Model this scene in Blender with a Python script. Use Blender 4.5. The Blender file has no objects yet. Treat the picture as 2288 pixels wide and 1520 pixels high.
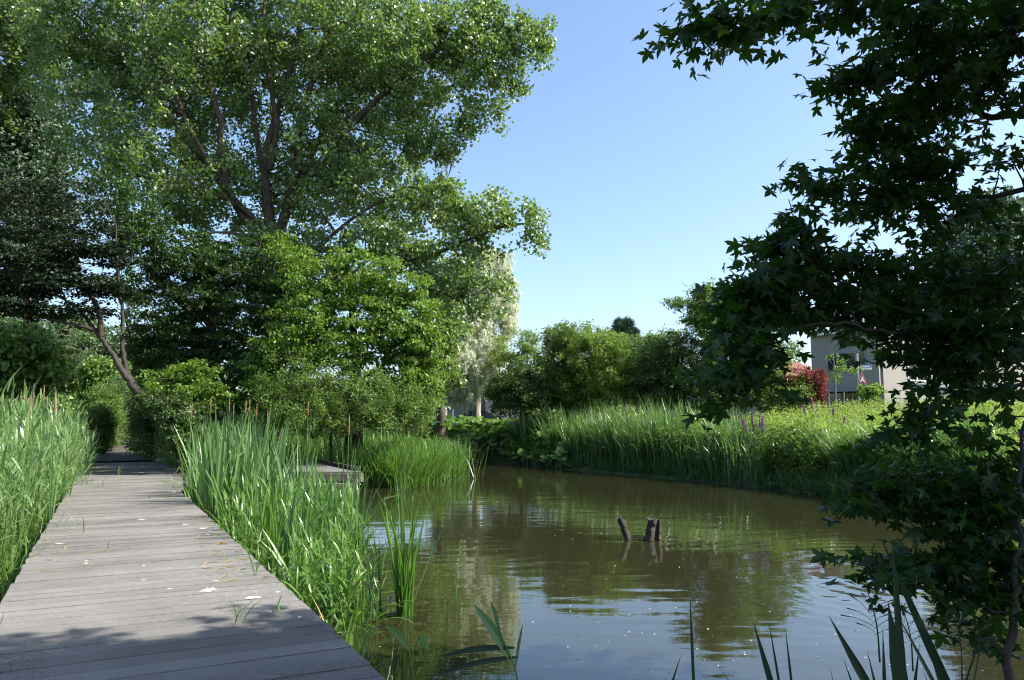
import bpy, math, random
import numpy as np
from mathutils import Vector

# ------------------------------------------------------------------ camera, world, sun
SC = bpy.context.scene
COL = SC.collection
CAMZ, FPX, PITCH = 2.0, 1716.0, math.atan(190 / 1716.0)
cam_d = bpy.data.cameras.new('camera')
cam_d.lens = 27.0; cam_d.sensor_width = 36.0; cam_d.clip_start = 0.05; cam_d.clip_end = 3000
cam = bpy.data.objects.new('camera', cam_d); COL.objects.link(cam)
cam.location = (0, 0, CAMZ); cam.rotation_euler = (math.pi / 2 + PITCH, 0, 0)
SC.camera = cam

SUN_EL = math.radians(44)
SUN_DIR = np.array([0.996 * math.cos(SUN_EL), -0.087 * math.cos(SUN_EL), math.sin(SUN_EL)])
W = bpy.data.worlds.new('World'); SC.world = W; W.use_nodes = True
wn = W.node_tree.nodes; wl = W.node_tree.links
sky = wn.new('ShaderNodeTexSky'); sky.sky_type = 'NISHITA'; sky.sun_disc = False
sky.sun_elevation = SUN_EL; sky.sun_rotation = math.atan2(SUN_DIR[0], SUN_DIR[1])
sky.air_density = 1.0; sky.dust_density = 1.6; sky.ozone_density = 3.2; sky.altitude = 0
bg = wn['Background']; bg.inputs['Strength'].default_value = 0.128
wl.new(sky.outputs[0], bg.inputs[0])
sl = bpy.data.lights.new('sun', 'SUN'); sl.energy = 5.0; sl.angle = math.radians(0.53); sl.color = (1.0, 0.94, 0.84)
sun = bpy.data.objects.new('sun', sl); COL.objects.link(sun)
sun.rotation_euler = Vector((-SUN_DIR[0], -SUN_DIR[1], -SUN_DIR[2])).to_track_quat('-Z', 'Y').to_euler()
sun.location = (20, -10, 30)
SC.view_settings.view_transform = 'Standard'; SC.view_settings.look = 'None'
SC.view_settings.exposure = 1.18; SC.view_settings.gamma = 1.0
SC.render.engine = 'CYCLES'
cy = SC.cycles
cy.max_bounces = 7; cy.diffuse_bounces = 3; cy.glossy_bounces = 3; cy.transmission_bounces = 4
cy.transparent_max_bounces = 6; cy.caustics_reflective = False; cy.caustics_refractive = False
SC.render.filter_size = 1.15; cy.pixel_filter_type = 'BLACKMAN_HARRIS'; cy.filter_width = 1.15; cy.use_denoising = True; cy.sample_clamp_indirect = 6.0

# ------------------------------------------------------------------ helpers
CT, ST = math.cos(PITCH), math.sin(PITCH)
def ray(px, py):
    u = (px - 1144) / FPX; v = (760 - py) / FPX
    return np.array([u, CT - v * ST, ST + v * CT])
def G(px, py, z=0.0):                    # photo pixel -> point on the level z
    r = ray(px, py); t = (z - CAMZ) / r[2]
    return np.array([0, 0, CAMZ]) + r * t
def D(px, py, Y):                        # photo pixel -> point at distance Y
    r = ray(px, py); return np.array([0, 0, CAMZ]) + r * (Y / r[1])
def nrm(a): return a / np.maximum(np.linalg.norm(a, axis=-1, keepdims=True), 1e-9)
def sstep(x, a, b):
    t = np.clip((x - a) / (b - a), 0, 1); return t * t * (3 - 2 * t)
def wob(P, s, seed=0):                   # cheap smooth 3D noise in -1..1
    r = np.random.RandomState(seed + 77); out = 0
    for k in range(5):
        d = r.normal(size=3); d /= np.linalg.norm(d)
        out = out + np.sin((P @ d) * s * (1 + .5 * k) + r.uniform(0, 6.28))
    return out / 3.2

def link(o, parent=None):
    COL.objects.link(o)
    if parent is not None: o.parent = parent
    return o
def tag(o, label=None, cat=None, group=None, kind=None):
    if label: o['label'] = label
    if cat: o['category'] = cat
    if group: o['group'] = group
    if kind: o['kind'] = kind
    return o
def empty(name, label, cat, loc=(0, 0, 0), group=None):
    o = bpy.data.objects.new(name, None); o.empty_display_size = .2
    o.location = tuple(float(c) for c in loc); link(o)
    return tag(o, label, cat, group)
def npmesh(name, V, F, mat, parent=None, rnd=None, smooth=False, origin=None):
    """V (n,3); F list of index arrays (each (m,k)); rnd per-face values"""
    V = np.asarray(V, float)
    if parent is not None:
        V = V - np.array(parent.location)
        if parent.parent is not None: V = V - np.array(parent.parent.location)
    if not isinstance(F, list): F = [F]
    F = [np.asarray(f, np.int32) for f in F if len(f)]
    me = bpy.data.meshes.new(name)
    me.vertices.add(len(V)); me.vertices.foreach_set('co', V.astype(np.float32).ravel())
    loops = np.concatenate([f.ravel() for f in F])
    tot = np.concatenate([np.full(len(f), f.shape[1], np.int32) for f in F])
    st = np.concatenate([[0], np.cumsum(tot)[:-1]]).astype(np.int32)
    me.loops.add(len(loops)); me.loops.foreach_set('vertex_index', loops)
    me.polygons.add(len(tot)); me.polygons.foreach_set('loop_start', st)
    me.update(calc_edges=True)
    me.polygons.foreach_set('use_smooth', np.full(len(tot), bool(smooth)))
    if rnd is not None:
        a = me.attributes.new('rnd', 'FLOAT', 'FACE'); a.data.foreach_set('value', np.asarray(rnd, np.float32))
    mats = mat if isinstance(mat, list) else [mat]
    for m in mats: me.materials.append(m)
    o = bpy.data.objects.new(name, me)
    return link(o, parent)

class MB:                                # collects solid pieces into ONE mesh
    def __init__(s): s.V = []; s.Q = []; s.T = []; s.rq = []; s.rt = []; s.n = 0
    def add(s, V, Q=None, T=None, r=0.5):
        V = np.asarray(V, float); s.V.append(V)
        if Q is not None and len(Q): Q = np.asarray(Q); s.Q.append(Q + s.n); s.rq.append(np.broadcast_to(np.asarray(r, float), (len(Q),)).copy())
        if T is not None and len(T): T = np.asarray(T); s.T.append(T + s.n); s.rt.append(np.broadcast_to(np.asarray(r, float), (len(T),)).copy())
        s.n += len(V)
    def box(s, c, dx, dy, dz, ax=(1, 0, 0), ay=(0, 1, 0), r=0.5, bev=0.0):   # c centre, full sizes
        c = np.array(c, float); ax = np.array(ax, float); ay = np.array(ay, float)
        ax /= np.linalg.norm(ax); ay /= np.linalg.norm(ay); az = np.cross(ax, ay)
        v = [c + ax * i * dx / 2 + ay * j * dy / 2 + az * k * dz / 2 for k in (-1, 1) for j in (-1, 1) for i in (-1, 1)]
        s.add(v, Q=[[0, 2, 3, 1], [4, 5, 7, 6], [0, 1, 5, 4], [2, 6, 7, 3], [0, 4, 6, 2], [1, 3, 7, 5]], r=r)
    def tube(s, P, R, K=8, r=0.5, cap=True):
        V, Q = tubes(np.asarray(P, float)[None], np.asarray(R, float)[None], K)
        s.add(V, Q=Q, r=r)
        if cap:
            n = len(P); e = V[(n - 1) * K:n * K]; c = e.mean(0)
            s.add(np.vstack([e, c]), T=[[i, (i + 1) % K, K] for i in range(K)], r=r)
    def build(s, name, mat, parent=None, smooth=False):
        F = []; R = []
        if s.Q: F.append(np.vstack(s.Q)); R.append(np.concatenate(s.rq))
        if s.T: F.append(np.vstack(s.T)); R.append(np.concatenate(s.rt))
        return npmesh(name, np.vstack(s.V), F, mat, parent, np.concatenate(R), smooth)

def tubes(P, R, K=5):
    N, S, _ = P.shape
    T = np.gradient(P, axis=1) if S > 1 else P
    T = nrm(T)
    ref = np.where(np.abs(T[..., 2:3]) > .9, np.array([1.0, 0, 0]), np.array([0, 0, 1.0]))
    ref = np.broadcast_to(ref[:, :1], T.shape)
    A = nrm(np.cross(T, ref)); B = np.cross(T, A)
    th = np.arange(K) * 2 * math.pi / K
    V = P[:, :, None] + R[:, :, None, None] * (np.cos(th)[:, None] * A[:, :, None] + np.sin(th)[:, None] * B[:, :, None])
    base = (np.arange(N) * S * K)[:, None, None] + (np.arange(S - 1) * K)[None, :, None]
    i = np.arange(K)[None, None, :]; j = (i + 1) % K
    Q = np.stack([base + i, base + j, base + K + j, base + K + i], -1).reshape(-1, 4)
    return V.reshape(-1, 3), Q

def bez(P, n):                           # smooth polyline through points (Catmull-Rom)
    P = np.asarray(P, float); P = np.vstack([2 * P[0] - P[1], P, 2 * P[-1] - P[-2]])
    out = []
    for k in range(1, len(P) - 2):
        t = np.linspace(0, 1, n, endpoint=False)[:, None]
        a, b, c, d = P[k - 1], P[k], P[k + 1], P[k + 2]
        out.append(.5 * (2 * b + (c - a) * t + (2 * a - 5 * b + 4 * c - d) * t ** 2 + (3 * b - a - 3 * c + d) * t ** 3))
    out.append(P[-2][None]); return np.vstack(out)

# leaf outlines (x across, y along), faces
SH = {
 'diamond': ([(0, 0), (-.36, .42), (0, 1), (.36, .42)], [[0, 3, 2, 1]], None),
 'round': ([(0, 0), (-.42, .22), (-.4, .6), (0, 1), (.4, .6), (.42, .22)], [[0, 5, 4, 3], [0, 3, 2, 1]], None),
 'narrow': ([(0, 0), (-.1, .35), (0, 1), (.1, .35)], [[0, 3, 2, 1]], None),
 'ovate': ([(0, 0), (-.24, .25), (-.22, .6), (0, 1), (.22, .6), (.24, .25)], [[0, 5, 4, 3], [0, 3, 2, 1]], None),
}
_m = [(0, 0), (.13, -.06), (.34, -.08), (.52, .02), (.36, .12), (.27, .2), (.42, .27), (.58, .42), (.72, .66), (.5, .6), (.36, .62), (.2, .5),
      (.22, .68), (.14, .84), (0, 1.05)]
_ml = _m + [(-x, y) for x, y in _m[-2:0:-1]]
SH['maple'] = ([(0, .28)] + _ml, None, [[0, 1 + i, 1 + (i + 1) % len(_ml)] for i in range(len(_ml))])
_b = [(.5 * math.sin(a) * (1 + .06 * math.sin(5 * a)), .5 - .5 * math.cos(a) * (1 if a > .5 and a < 5.7 else .5)) for a in np.linspace(0, 2 * math.pi, 13)[:-1]]
SH['pad'] = ([(0, .45)] + _b, None, [[0, 1 + i, 1 + (i + 1) % 12] for i in range(12)])

def leaves(name, C, N, A, L, shape, mat, parent=None, rnd=None, fold=.25, curl=.25, cup=0.0, rng=None, wide=1.0):
    """C centres/bases, N normals, A axes, L sizes"""
    pts, Q, T = SH[shape]
    pts = np.array(pts, float); k = len(pts); n = len(C)
    A = nrm(A - N * np.sum(A * N, -1, keepdims=True)); Sd = np.cross(A, N)
    x = pts[:, 0] * wide; y = pts[:, 1]
    z = fold * np.abs(x) - curl * y * y + cup * (x * x + (y - .5) ** 2)
    V = C[:, None] + L[:, None, None] * (x[None, :, None] * Sd[:, None] + y[None, :, None] * A[:, None] + z[None, :, None] * N[:, None])
    if rnd is None: rnd = np.random.RandomState(n % 1000).rand(n)
    off = (np.arange(n) * k)[:, None, None]
    if Q is not None: F = (off + np.array(Q)[None]).reshape(-1, 4); m = len(Q)
    else: F = (off + np.array(T)[None]).reshape(-1, 3); m = len(T)
    return npmesh(name, V.reshape(-1, 3), F, mat, parent, np.repeat(rnd, m))

def strips(P, Wd, Sd, fold=0.0):
    """ribbons: P (N,S,3), Wd (N,S) half widths, Sd (N,S,3) side dirs; fold>0 gives a V section"""
    N, S, _ = P.shape
    if fold:
        T = nrm(np.gradient(P, axis=1)); Nn = np.cross(Sd, T)
        V = np.stack([P - Wd[..., None] * Sd + Nn * Wd[..., None] * fold, P, P + Wd[..., None] * Sd + Nn * Wd[..., None] * fold], 2); k = 3
    else:
        V = np.stack([P - Wd[..., None] * Sd, P + Wd[..., None] * Sd], 2); k = 2
    b = (np.arange(N) * S * k)[:, None] + (np.arange(S - 1) * k)[None]
    F = [np.stack([b + j, b + j + 1, b + k + j + 1, b + k + j], -1) for j in range(k - 1)]
    F = np.concatenate([f.reshape(N, -1, 4) for f in F], 1)
    return V.reshape(-1, 3), F.reshape(-1, 4), F.shape[1]

def blades(rng, B, H, Wd, az, th0, bend, S=6, power=1.6, twist=.6, fold=0.0, tipf=.9, base_w=.55):
    """curving blades: B bases, th0 start angle from vertical, bend total extra angle"""
    N = len(B); t = np.linspace(0, 1, S)
    th = th0[:, None] + bend[:, None] * t[None] ** power
    ds = (H / (S - 1))[:, None]
    hx = np.sin(th); hz = np.cos(th)
    cx = np.concatenate([np.zeros((N, 1)), np.cumsum((hx[:, :-1] + hx[:, 1:]) / 2 * ds, 1)], 1)
    cz = np.concatenate([np.zeros((N, 1)), np.cumsum((hz[:, :-1] + hz[:, 1:]) / 2 * ds, 1)], 1)
    d = np.stack([np.cos(az), np.sin(az), np.zeros(N)], -1)
    P = B[:, None] + cx[..., None] * d[:, None]; P[..., 2] += cz
    prof = np.minimum(base_w + t * 1.6, 1.0) * np.where(t > .55, 1 - ((t - .55) / .45) ** 1.5 * tipf, 1)
    prof[-1] = .03
    tw = rng.uniform(-twist, twist, N)[:, None] * (t[None] + .3)
    s0 = np.stack([-np.sin(az), np.cos(az), np.zeros(N)], -1)
    T = nrm(np.gradient(P, axis=1)); s0 = np.broadcast_to(s0[:, None], T.shape); n0 = np.cross(s0, T)
    Sd = s0 * np.cos(tw)[..., None] + n0 * np.sin(tw)[..., None]
    return strips(P, Wd[:, None] * prof[None] * .5, Sd, fold) + (P,)

class Acc:                               # accumulates strips/tubes into ONE mesh
    def __init__(s): s.V = []; s.F = []; s.R = []; s.n = 0
    def add(s, V, F, R):
        s.V.append(V); s.F.append(F + s.n); s.R.append(R); s.n += len(V)
    def blades(s, rng, *a, rnd=None, **k):
        V, F, m, P = blades(rng, *a, **k); n = len(a[0])
        r = rng.rand(n) if rnd is None else rnd
        s.add(V, F, np.repeat(r, m)); return P
    def tubes(s, P, R, K=4, rnd=.5):
        V, Q = tubes(P, R, K); s.add(V, Q, np.full(len(Q), rnd) if np.isscalar(rnd) else np.repeat(rnd, len(Q) // len(P)))
    def build(s, name, mat, parent=None, smooth=False):
        return npmesh(name, np.vstack(s.V), np.vstack(s.F), mat, parent, np.concatenate(s.R), smooth)

def in_poly(x, y, poly):
    poly = np.asarray(poly); ins = np.zeros(x.shape, bool); j = len(poly) - 1
    for i in range(len(poly)):
        xi, yi = poly[i][:2]; xj, yj = poly[j][:2]
        c = ((yi > y) != (yj > y)) & (x < (xj - xi) * (y - yi) / (yj - yi + 1e-12) + xi)
        ins ^= c; j = i
    return ins
def seg_dist(x, y, poly, closed=True):
    poly = np.asarray(poly)[:, :2]; d = np.full(x.shape, 1e9)
    n = len(poly)
    for i in range(n if closed else n - 1):
        a = poly[i]; b = poly[(i + 1) % n]; ab = b - a
        t = np.clip(((x - a[0]) * ab[0] + (y - a[1]) * ab[1]) / (ab @ ab), 0, 1)
        d = np.minimum(d, np.hypot(x - a[0] - t * ab[0], y - a[1] - t * ab[1]))
    return d
def scatter(rng, poly, n, clump=0.0, seed=1, sc=2.2):
    poly = np.asarray([p[:2] for p in poly]); lo = poly.min(0); hi = poly.max(0); out = []
    tot = 0
    while tot < n:
        p = rng.uniform(lo, hi, (n * 3 + 50, 2)); k = in_poly(p[:, 0], p[:, 1], poly)
        if clump: k &= rng.rand(len(p)) < .5 + clump * wob(np.c_[p, np.zeros(len(p))], sc if clump < .8 else 3.4, seed)
        out.append(p[k]); tot += k.sum()
    return np.vstack(out)[:n]

# ------------------------------------------------------------------ materials
def newmat(name):
    m = bpy.data.materials.new(name); m.use_nodes = True; nt = m.node_tree
    return m, nt, nt.nodes['Principled BSDF'], nt.nodes['Material Output']
def node(nt, t, **kw):
    n = nt.nodes.new(t)
    for k, v in kw.items():
        if k in n.inputs: n.inputs[k].default_value = v
        else: setattr(n, k, v)
    return n
def ramp(nt, fac, stops):
    r = nt.nodes.new('ShaderNodeValToRGB'); e = r.color_ramp.elements
    while len(e) < len(stops): e.new(0.5)
    for i, (p, c) in enumerate(stops): e[i].position = p; e[i].color = (*c, 1)
    nt.links.new(fac, r.inputs[0]); return r
def leafmat(name, c0, c1, trans, tf=.3, rough=.45, spec=.4, under=None, patch=.25):
    m, nt, p, out = newmat(name); L = nt.links
    at = node(nt, 'ShaderNodeAttribute', attribute_name='rnd')
    geo = node(nt, 'ShaderNodeNewGeometry')
    no = node(nt, 'ShaderNodeTexNoise', Scale=.55, Detail=2.0)
    L.new(geo.outputs['Position'], no.inputs['Vector'])
    mx = node(nt, 'ShaderNodeMath', operation='MULTIPLY_ADD'); L.new(no.outputs[0], mx.inputs[0]); mx.inputs[1].default_value = patch * 2
    sb = node(nt, 'ShaderNodeMath', operation='SUBTRACT'); L.new(at.outputs['Fac'], sb.inputs[0]); sb.inputs[1].default_value = patch
    L.new(sb.outputs[0], mx.inputs[2])
    mid = tuple((a + b) / 2 for a, b in zip(c0, c1))
    r = ramp(nt, mx.outputs[0], [(0.0, c0), (.5, mid), (1.0, c1)])
    col = r.outputs[0]
    if under:
        mu = node(nt, 'ShaderNodeMix', data_type='RGBA'); L.new(geo.outputs['Backfacing'], mu.inputs[0])
        L.new(col, mu.inputs[6]); mu.inputs[7].default_value = (*under, 1); col = mu.outputs[2]
    L.new(col, p.inputs['Base Color']); p.inputs['Roughness'].default_value = rough
    p.inputs['Specular IOR Level'].default_value = spec
    tr = node(nt, 'ShaderNodeBsdfTranslucent'); tr.inputs[0].default_value = (*trans, 1)
    mi = node(nt, 'ShaderNodeMixShader'); mi.inputs[0].default_value = tf
    L.new(p.outputs[0], mi.inputs[1]); L.new(tr.outputs[0], mi.inputs[2]); L.new(mi.outputs[0], out.inputs[0])
    return m
def barkmat(name, c0, c1, sc=6.0, bump=.4):
    m, nt, p, out = newmat(name); L = nt.links
    geo = node(nt, 'ShaderNodeTexCoord'); mp = node(nt, 'ShaderNodeMapping'); mp.inputs['Scale'].default_value = (1, 1, .18)
    no = node(nt, 'ShaderNodeTexNoise', Scale=sc, Detail=6.0, Roughness=.65)
    L.new(geo.outputs['Object'], mp.inputs[0]); L.new(mp.outputs[0], no.inputs['Vector'])
    r = ramp(nt, no.outputs[0], [(.3, c0), (.7, c1)]); L.new(r.outputs[0], p.inputs['Base Color'])
    b = node(nt, 'ShaderNodeBump', Strength=bump, Distance=.03); L.new(no.outputs[0], b.inputs['Height']); L.new(b.outputs[0], p.inputs['Normal'])
    p.inputs['Roughness'].default_value = .85
    return m
def plain(name, c, rough=.6, var=.15, sc=8.0, metal=0.0, spec=.5):
    m, nt, p, out = newmat(name); L = nt.links
    tc = node(nt, 'ShaderNodeTexCoord'); no = node(nt, 'ShaderNodeTexNoise', Scale=sc, Detail=4.0)
    L.new(tc.outputs['Object'], no.inputs['Vector'])
    r = ramp(nt, no.outputs[0], [(.3, tuple(x * (1 - var) for x in c)), (.7, tuple(min(1, x * (1 + var)) for x in c))])
    L.new(r.outputs[0], p.inputs['Base Color']); p.inputs['Roughness'].default_value = rough
    p.inputs['Metallic'].default_value = metal; p.inputs['Specular IOR Level'].default_value = spec
    return m
M = {}
M['poplar'] = leafmat('poplar_leaf', (.055, .10, .014), (.20, .285, .055), (.23, .38, .045), .34, .30, .75, under=(.24, .32, .16))
M['lime'] = leafmat('lime_leaf', (.055, .12, .012), (.15, .25, .026), (.20, .36, .03), .36, .45, .4)
M['hornbeam'] = leafmat('shaded_hornbeam_leaf', (.016, .044, .008), (.05, .105, .016), (.07, .17, .016), .3, .45, .4)  # far darker than the lime: the shade on this mass is in the colour
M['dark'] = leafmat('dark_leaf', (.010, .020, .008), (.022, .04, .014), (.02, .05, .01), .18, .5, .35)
M['bluepoplar'] = leafmat('grey_poplar_leaf', (.035, .075, .035), (.075, .13, .065), (.08, .16, .05), .25, .45, .4, under=(.14, .18, .12))
M['willow'] = leafmat('willow_leaf', (.50, .55, .38), (.80, .82, .68), (.62, .66, .46), .35, .5, .4)
M['shrub'] = leafmat('shrub_leaf', (.05, .105, .014), (.15, .23, .042), (.20, .34, .04), .32, .45, .4)
M['hedge'] = leafmat('hedge_leaf', (.06, .12, .018), (.16, .25, .05), (.20, .34, .045), .3, .45, .4)
M['hedgedark'] = leafmat('hedge_dark_leaf', (.030, .066, .014), (.085, .14, .03), (.10, .2, .025), .25, .45, .4)
M['hedgelight'] = leafmat('hedge_light_leaf', (.10, .165, .022), (.22, .31, .055), (.26, .42, .05), .36, .45, .4)
M['far'] = leafmat('far_leaf', (.06, .105, .035), (.13, .19, .075), (.14, .24, .06), .3, .5, .3)
M['pine'] = leafmat('pine_needle', (.03, .07, .04), (.06, .12, .07), (.05, .1, .05), .15, .5, .3)
M['plum'] = leafmat('plum_leaf', (.07, .015, .014), (.18, .036, .03), (.30, .045, .035), .32, .45, .4)
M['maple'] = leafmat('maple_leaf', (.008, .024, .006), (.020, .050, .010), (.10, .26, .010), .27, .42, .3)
M['reed'] = leafmat('reed_blade', (.075, .150, .045), (.20, .30, .10), (.17, .34, .07), .32, .34, .55)
M['cattail'] = leafmat('cattail_blade', (.045, .11, .035), (.14, .25, .08), (.14, .30, .05), .3, .34, .55)
M['sedge'] = leafmat('sedge_blade', (.055, .13, .02), (.13, .24, .04), (.16, .34, .04), .34, .38, .5)
M['farreed'] = leafmat('far_reed_blade', (.045, .11, .03), (.17, .26, .095), (.15, .30, .05), .32, .34, .55)
M['darkreed'] = leafmat('shaded_reed_blade', (.010, .028, .014), (.020, .042, .022), (.03, .08, .02), .15, .45, .25)  # near-black copy of the reed tones: the maple's shade put into the colour
M['meadow'] = leafmat('meadow_leaf', (.13, .21, .03), (.28, .36, .085), (.34, .47, .07), .4, .5, .3)
M['forb'] = leafmat('forb_leaf', (.05, .11, .015), (.12, .2, .035), (.16, .3, .04), .34, .45, .4)
M['dock'] = leafmat('dock_leaf', (.08, .11, .02), (.30, .17, .06), (.3, .24, .05), .3, .5, .3)
M['burr'] = leafmat('butterbur_leaf', (.06, .14, .02), (.14, .26, .04), (.16, .34, .03), .3, .42, .45)
M['straw'] = leafmat('straw', (.30, .22, .09), (.45, .36, .17), (.3, .25, .1), .2, .6, .3)
M['head'] = plain('cattail_head', (.20, .10, .04), .9, .25, 60)
M['flower'] = leafmat('loosestrife_petal', (.22, .06, .26), (.34, .12, .38), (.3, .1, .36), .3, .5, .3)
M['bark'] = barkmat('poplar_bark', (.035, .025, .018), (.15, .105, .075), 9, .8)
M['barkdark'] = barkmat('dark_bark', (.014, .011, .008), (.05, .038, .028))
M['barkpale'] = barkmat('pale_bark', (.10, .09, .07), (.38, .34, .28))

# ------------------------------------------------------------------ ground plan
BL0, BL1 = G(0, 1349, .5), G(156, 1091, .5)          # left edge of the boardwalk
BR0, BR1 = G(870, 1520, .5), G(403, 1098, .5)        # right edge
bd = nrm((BL1 - BL0)[:2] + (BR1 - BR0)[:2])          # walking direction
bn = np.array([bd[1], -bd[0]])                       # to the right of it
sL = ((BL0 + BL1) / 2)[:2] @ bn; sR = ((BR0 + BR1) / 2)[:2] @ bn
def BW(t, s, z=0.0):                                 # boardwalk coordinates: along, across
    return np.array([bd[0] * t + bn[0] * s, bd[1] * t + bn[1] * s, z])
print('deck', bd, sL, sR)
POND = [BW(-6, sL - 7), BW(8, sL - 7), BW(22, sL - 6), BW(33, sL - 4), BW(36, sL - 1), BW(36, sR + 1), (-13.5, 31), (-7.5, 29.5), (-3.6, 28.0),
        G(905, 1068), G(1000, 1050), G(1048, 1036), G(1090, 1034), G(1150, 1040), G(1300, 1053), G(1500, 1071), G(1700, 1091), G(1850, 1108), G(2050, 1135),
        G(2300, 1178), (13.5, 13), (12.5, 9), (9, 5.6), (5.0, 4.6), (3.4, 3.6), (2.7, 2.2), (2.5, -4), (2, -8), (-4, -8)]
POND = np.array([p[:2] for p in POND])
def sd(x, y):
    d = seg_dist(x, y, POND); return np.where(in_poly(x, y, POND), -d, d)
def tz(x, y):
    x = np.asarray(x, float); y = np.asarray(y, float)
    d = sd(x, y)
    z = np.where(d < 0, np.maximum(d * .5, -.8), .45 * sstep(d, 0, 1.3))
    hill = sstep(d, 1.5, 13) * 1.1 * sstep(x, -9, 2) * sstep(y, 14, 26)
    n = .05 * np.sin(x * .9 + 1) * np.sin(y * .8) + .03 * np.sin(x * 2.3) * np.cos(y * 2.1 + 2)
    return z + hill + n * sstep(d, .3, 2)
def axis(lo, hi, step, far):
    a = np.arange(lo, hi, step); o1 = lo - np.geomspace(2, far, 16)[::-1]; o2 = hi + np.geomspace(2, far, 16)
    return np.concatenate([o1, a, o2])
xs = axis(-45, 45, .6, 1500); ys = axis(-10, 75, .6, 1500)
X, Y = np.meshgrid(xs, ys); Z = tz(X, Y)
nx, ny = len(xs), len(ys); idx = np.arange(nx * ny).reshape(ny, nx)
m, nt, p, out = newmat('ground_soil'); L = nt.links
tc = node(nt, 'ShaderNodeTexCoord'); n1 = node(nt, 'ShaderNodeTexNoise', Scale=.8, Detail=8.0); n2 = node(nt, 'ShaderNodeTexNoise', Scale=14.0, Detail=5.0)
L.new(tc.outputs['Object'], n1.inputs['Vector']); L.new(tc.outputs['Object'], n2.inputs['Vector'])
r1 = ramp(nt, n1.outputs[0], [(.35, (.035, .030, .014)), (.5, (.04, .06, .018)), (.68, (.07, .11, .025))]); L.new(r1.outputs[0], p.inputs['Base Color'])
b = node(nt, 'ShaderNodeBump', Strength=.8, Distance=.05); L.new(n2.outputs[0], b.inputs['Height']); L.new(b.outputs[0], p.inputs['Normal'])
p.inputs['Roughness'].default_value = .95
gr = npmesh('ground', np.c_[X.ravel(), Y.ravel(), Z.ravel()], np.stack([idx[:-1, :-1], idx[:-1, 1:], idx[1:, 1:], idx[1:, :-1]], -1).reshape(-1, 4), m, smooth=True)
tag(gr, kind='structure')

# water
m, nt, p, out = newmat('pond_water'); L = nt.links
tc = node(nt, 'ShaderNodeTexCoord')
n1 = node(nt, 'ShaderNodeTexNoise', Scale=1.1, Detail=2.0, Roughness=.5); n2 = node(nt, 'ShaderNodeTexNoise', Scale=6.0, Detail=2.0)
mp = node(nt, 'ShaderNodeMapping'); mp.inputs['Rotation'].default_value = (0, 0, math.radians(8)); mp.inputs['Scale'].default_value = (.42, 1.35, 1)
L.new(tc.outputs['Object'], mp.inputs[0]); L.new(mp.outputs[0], n1.inputs['Vector']); L.new(mp.outputs[0], n2.inputs['Vector'])
def rings(cx, cy, lam, rad, amp):        # circular ripples dying away from where something stirred
    s = node(nt, 'ShaderNodeVectorMath', operation='DISTANCE'); L.new(tc.outputs['Object'], s.inputs[0]); s.inputs[1].default_value = (cx, cy, 0)
    a = node(nt, 'ShaderNodeMath', operation='MULTIPLY'); L.new(s.outputs['Value'], a.inputs[0]); a.inputs[1].default_value = 2 * math.pi / lam
    si = node(nt, 'ShaderNodeMath', operation='SINE'); L.new(a.outputs[0], si.inputs[0])
    mr = node(nt, 'ShaderNodeMapRange'); mr.interpolation_type = 'SMOOTHSTEP'; L.new(s.outputs['Value'], mr.inputs[0])
    mr.inputs[1].default_value = .1; mr.inputs[2].default_value = rad; mr.inputs[3].default_value = amp; mr.inputs[4].default_value = 0
    o = node(nt, 'ShaderNodeMath', operation='MULTIPLY'); L.new(si.outputs[0], o.inputs[0]); L.new(mr.outputs[0], o.inputs[1]); return o.outputs[0]
rp = G(2120, 1290); rq = G(1400, 1390)
h = node(nt, 'ShaderNodeMath', operation='MULTIPLY'); L.new(n2.outputs[0], h.inputs[0]); h.inputs[1].default_value = .10
h2 = node(nt, 'ShaderNodeMath', operation='ADD'); L.new(n1.outputs[0], h2.inputs[0]); L.new(h.outputs[0], h2.inputs[1])
h3 = node(nt, 'ShaderNodeMath', operation='ADD'); L.new(h2.outputs[0], h3.inputs[0]); L.new(rings(rp[0], rp[1], .34, 6.5, .10), h3.inputs[1])
h4 = node(nt, 'ShaderNodeMath', operation='ADD'); L.new(h3.outputs[0], h4.inputs[0]); L.new(rings(rq[0] - 2.5, rq[1] + 5.5, .42, 8, .045), h4.inputs[1])
b = node(nt, 'ShaderNodeBump', Strength=1.0, Distance=.0085); L.new(h4.outputs[0], b.inputs['Height']); L.new(b.outputs[0], p.inputs['Normal'])
n3 = node(nt, 'ShaderNodeTexNoise', Scale=.3, Detail=3.0); L.new(tc.outputs['Object'], n3.inputs['Vector'])
r1 = ramp(nt, n3.outputs[0], [(.3, (.0205, .0205, .0090)), (.7, (.026, .0255, .0115))]); L.new(r1.outputs[0], p.inputs['Base Color'])
p.inputs['Roughness'].default_value = .03; p.inputs['IOR'].default_value = 1.55
MW = m
w = npmesh('water', [(-60, -12, 0), (40, -12, 0), (40, 60, 0), (-60, 60, 0)], np.array([[0, 1, 2, 3]]), m); tag(w, kind='structure')

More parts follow.
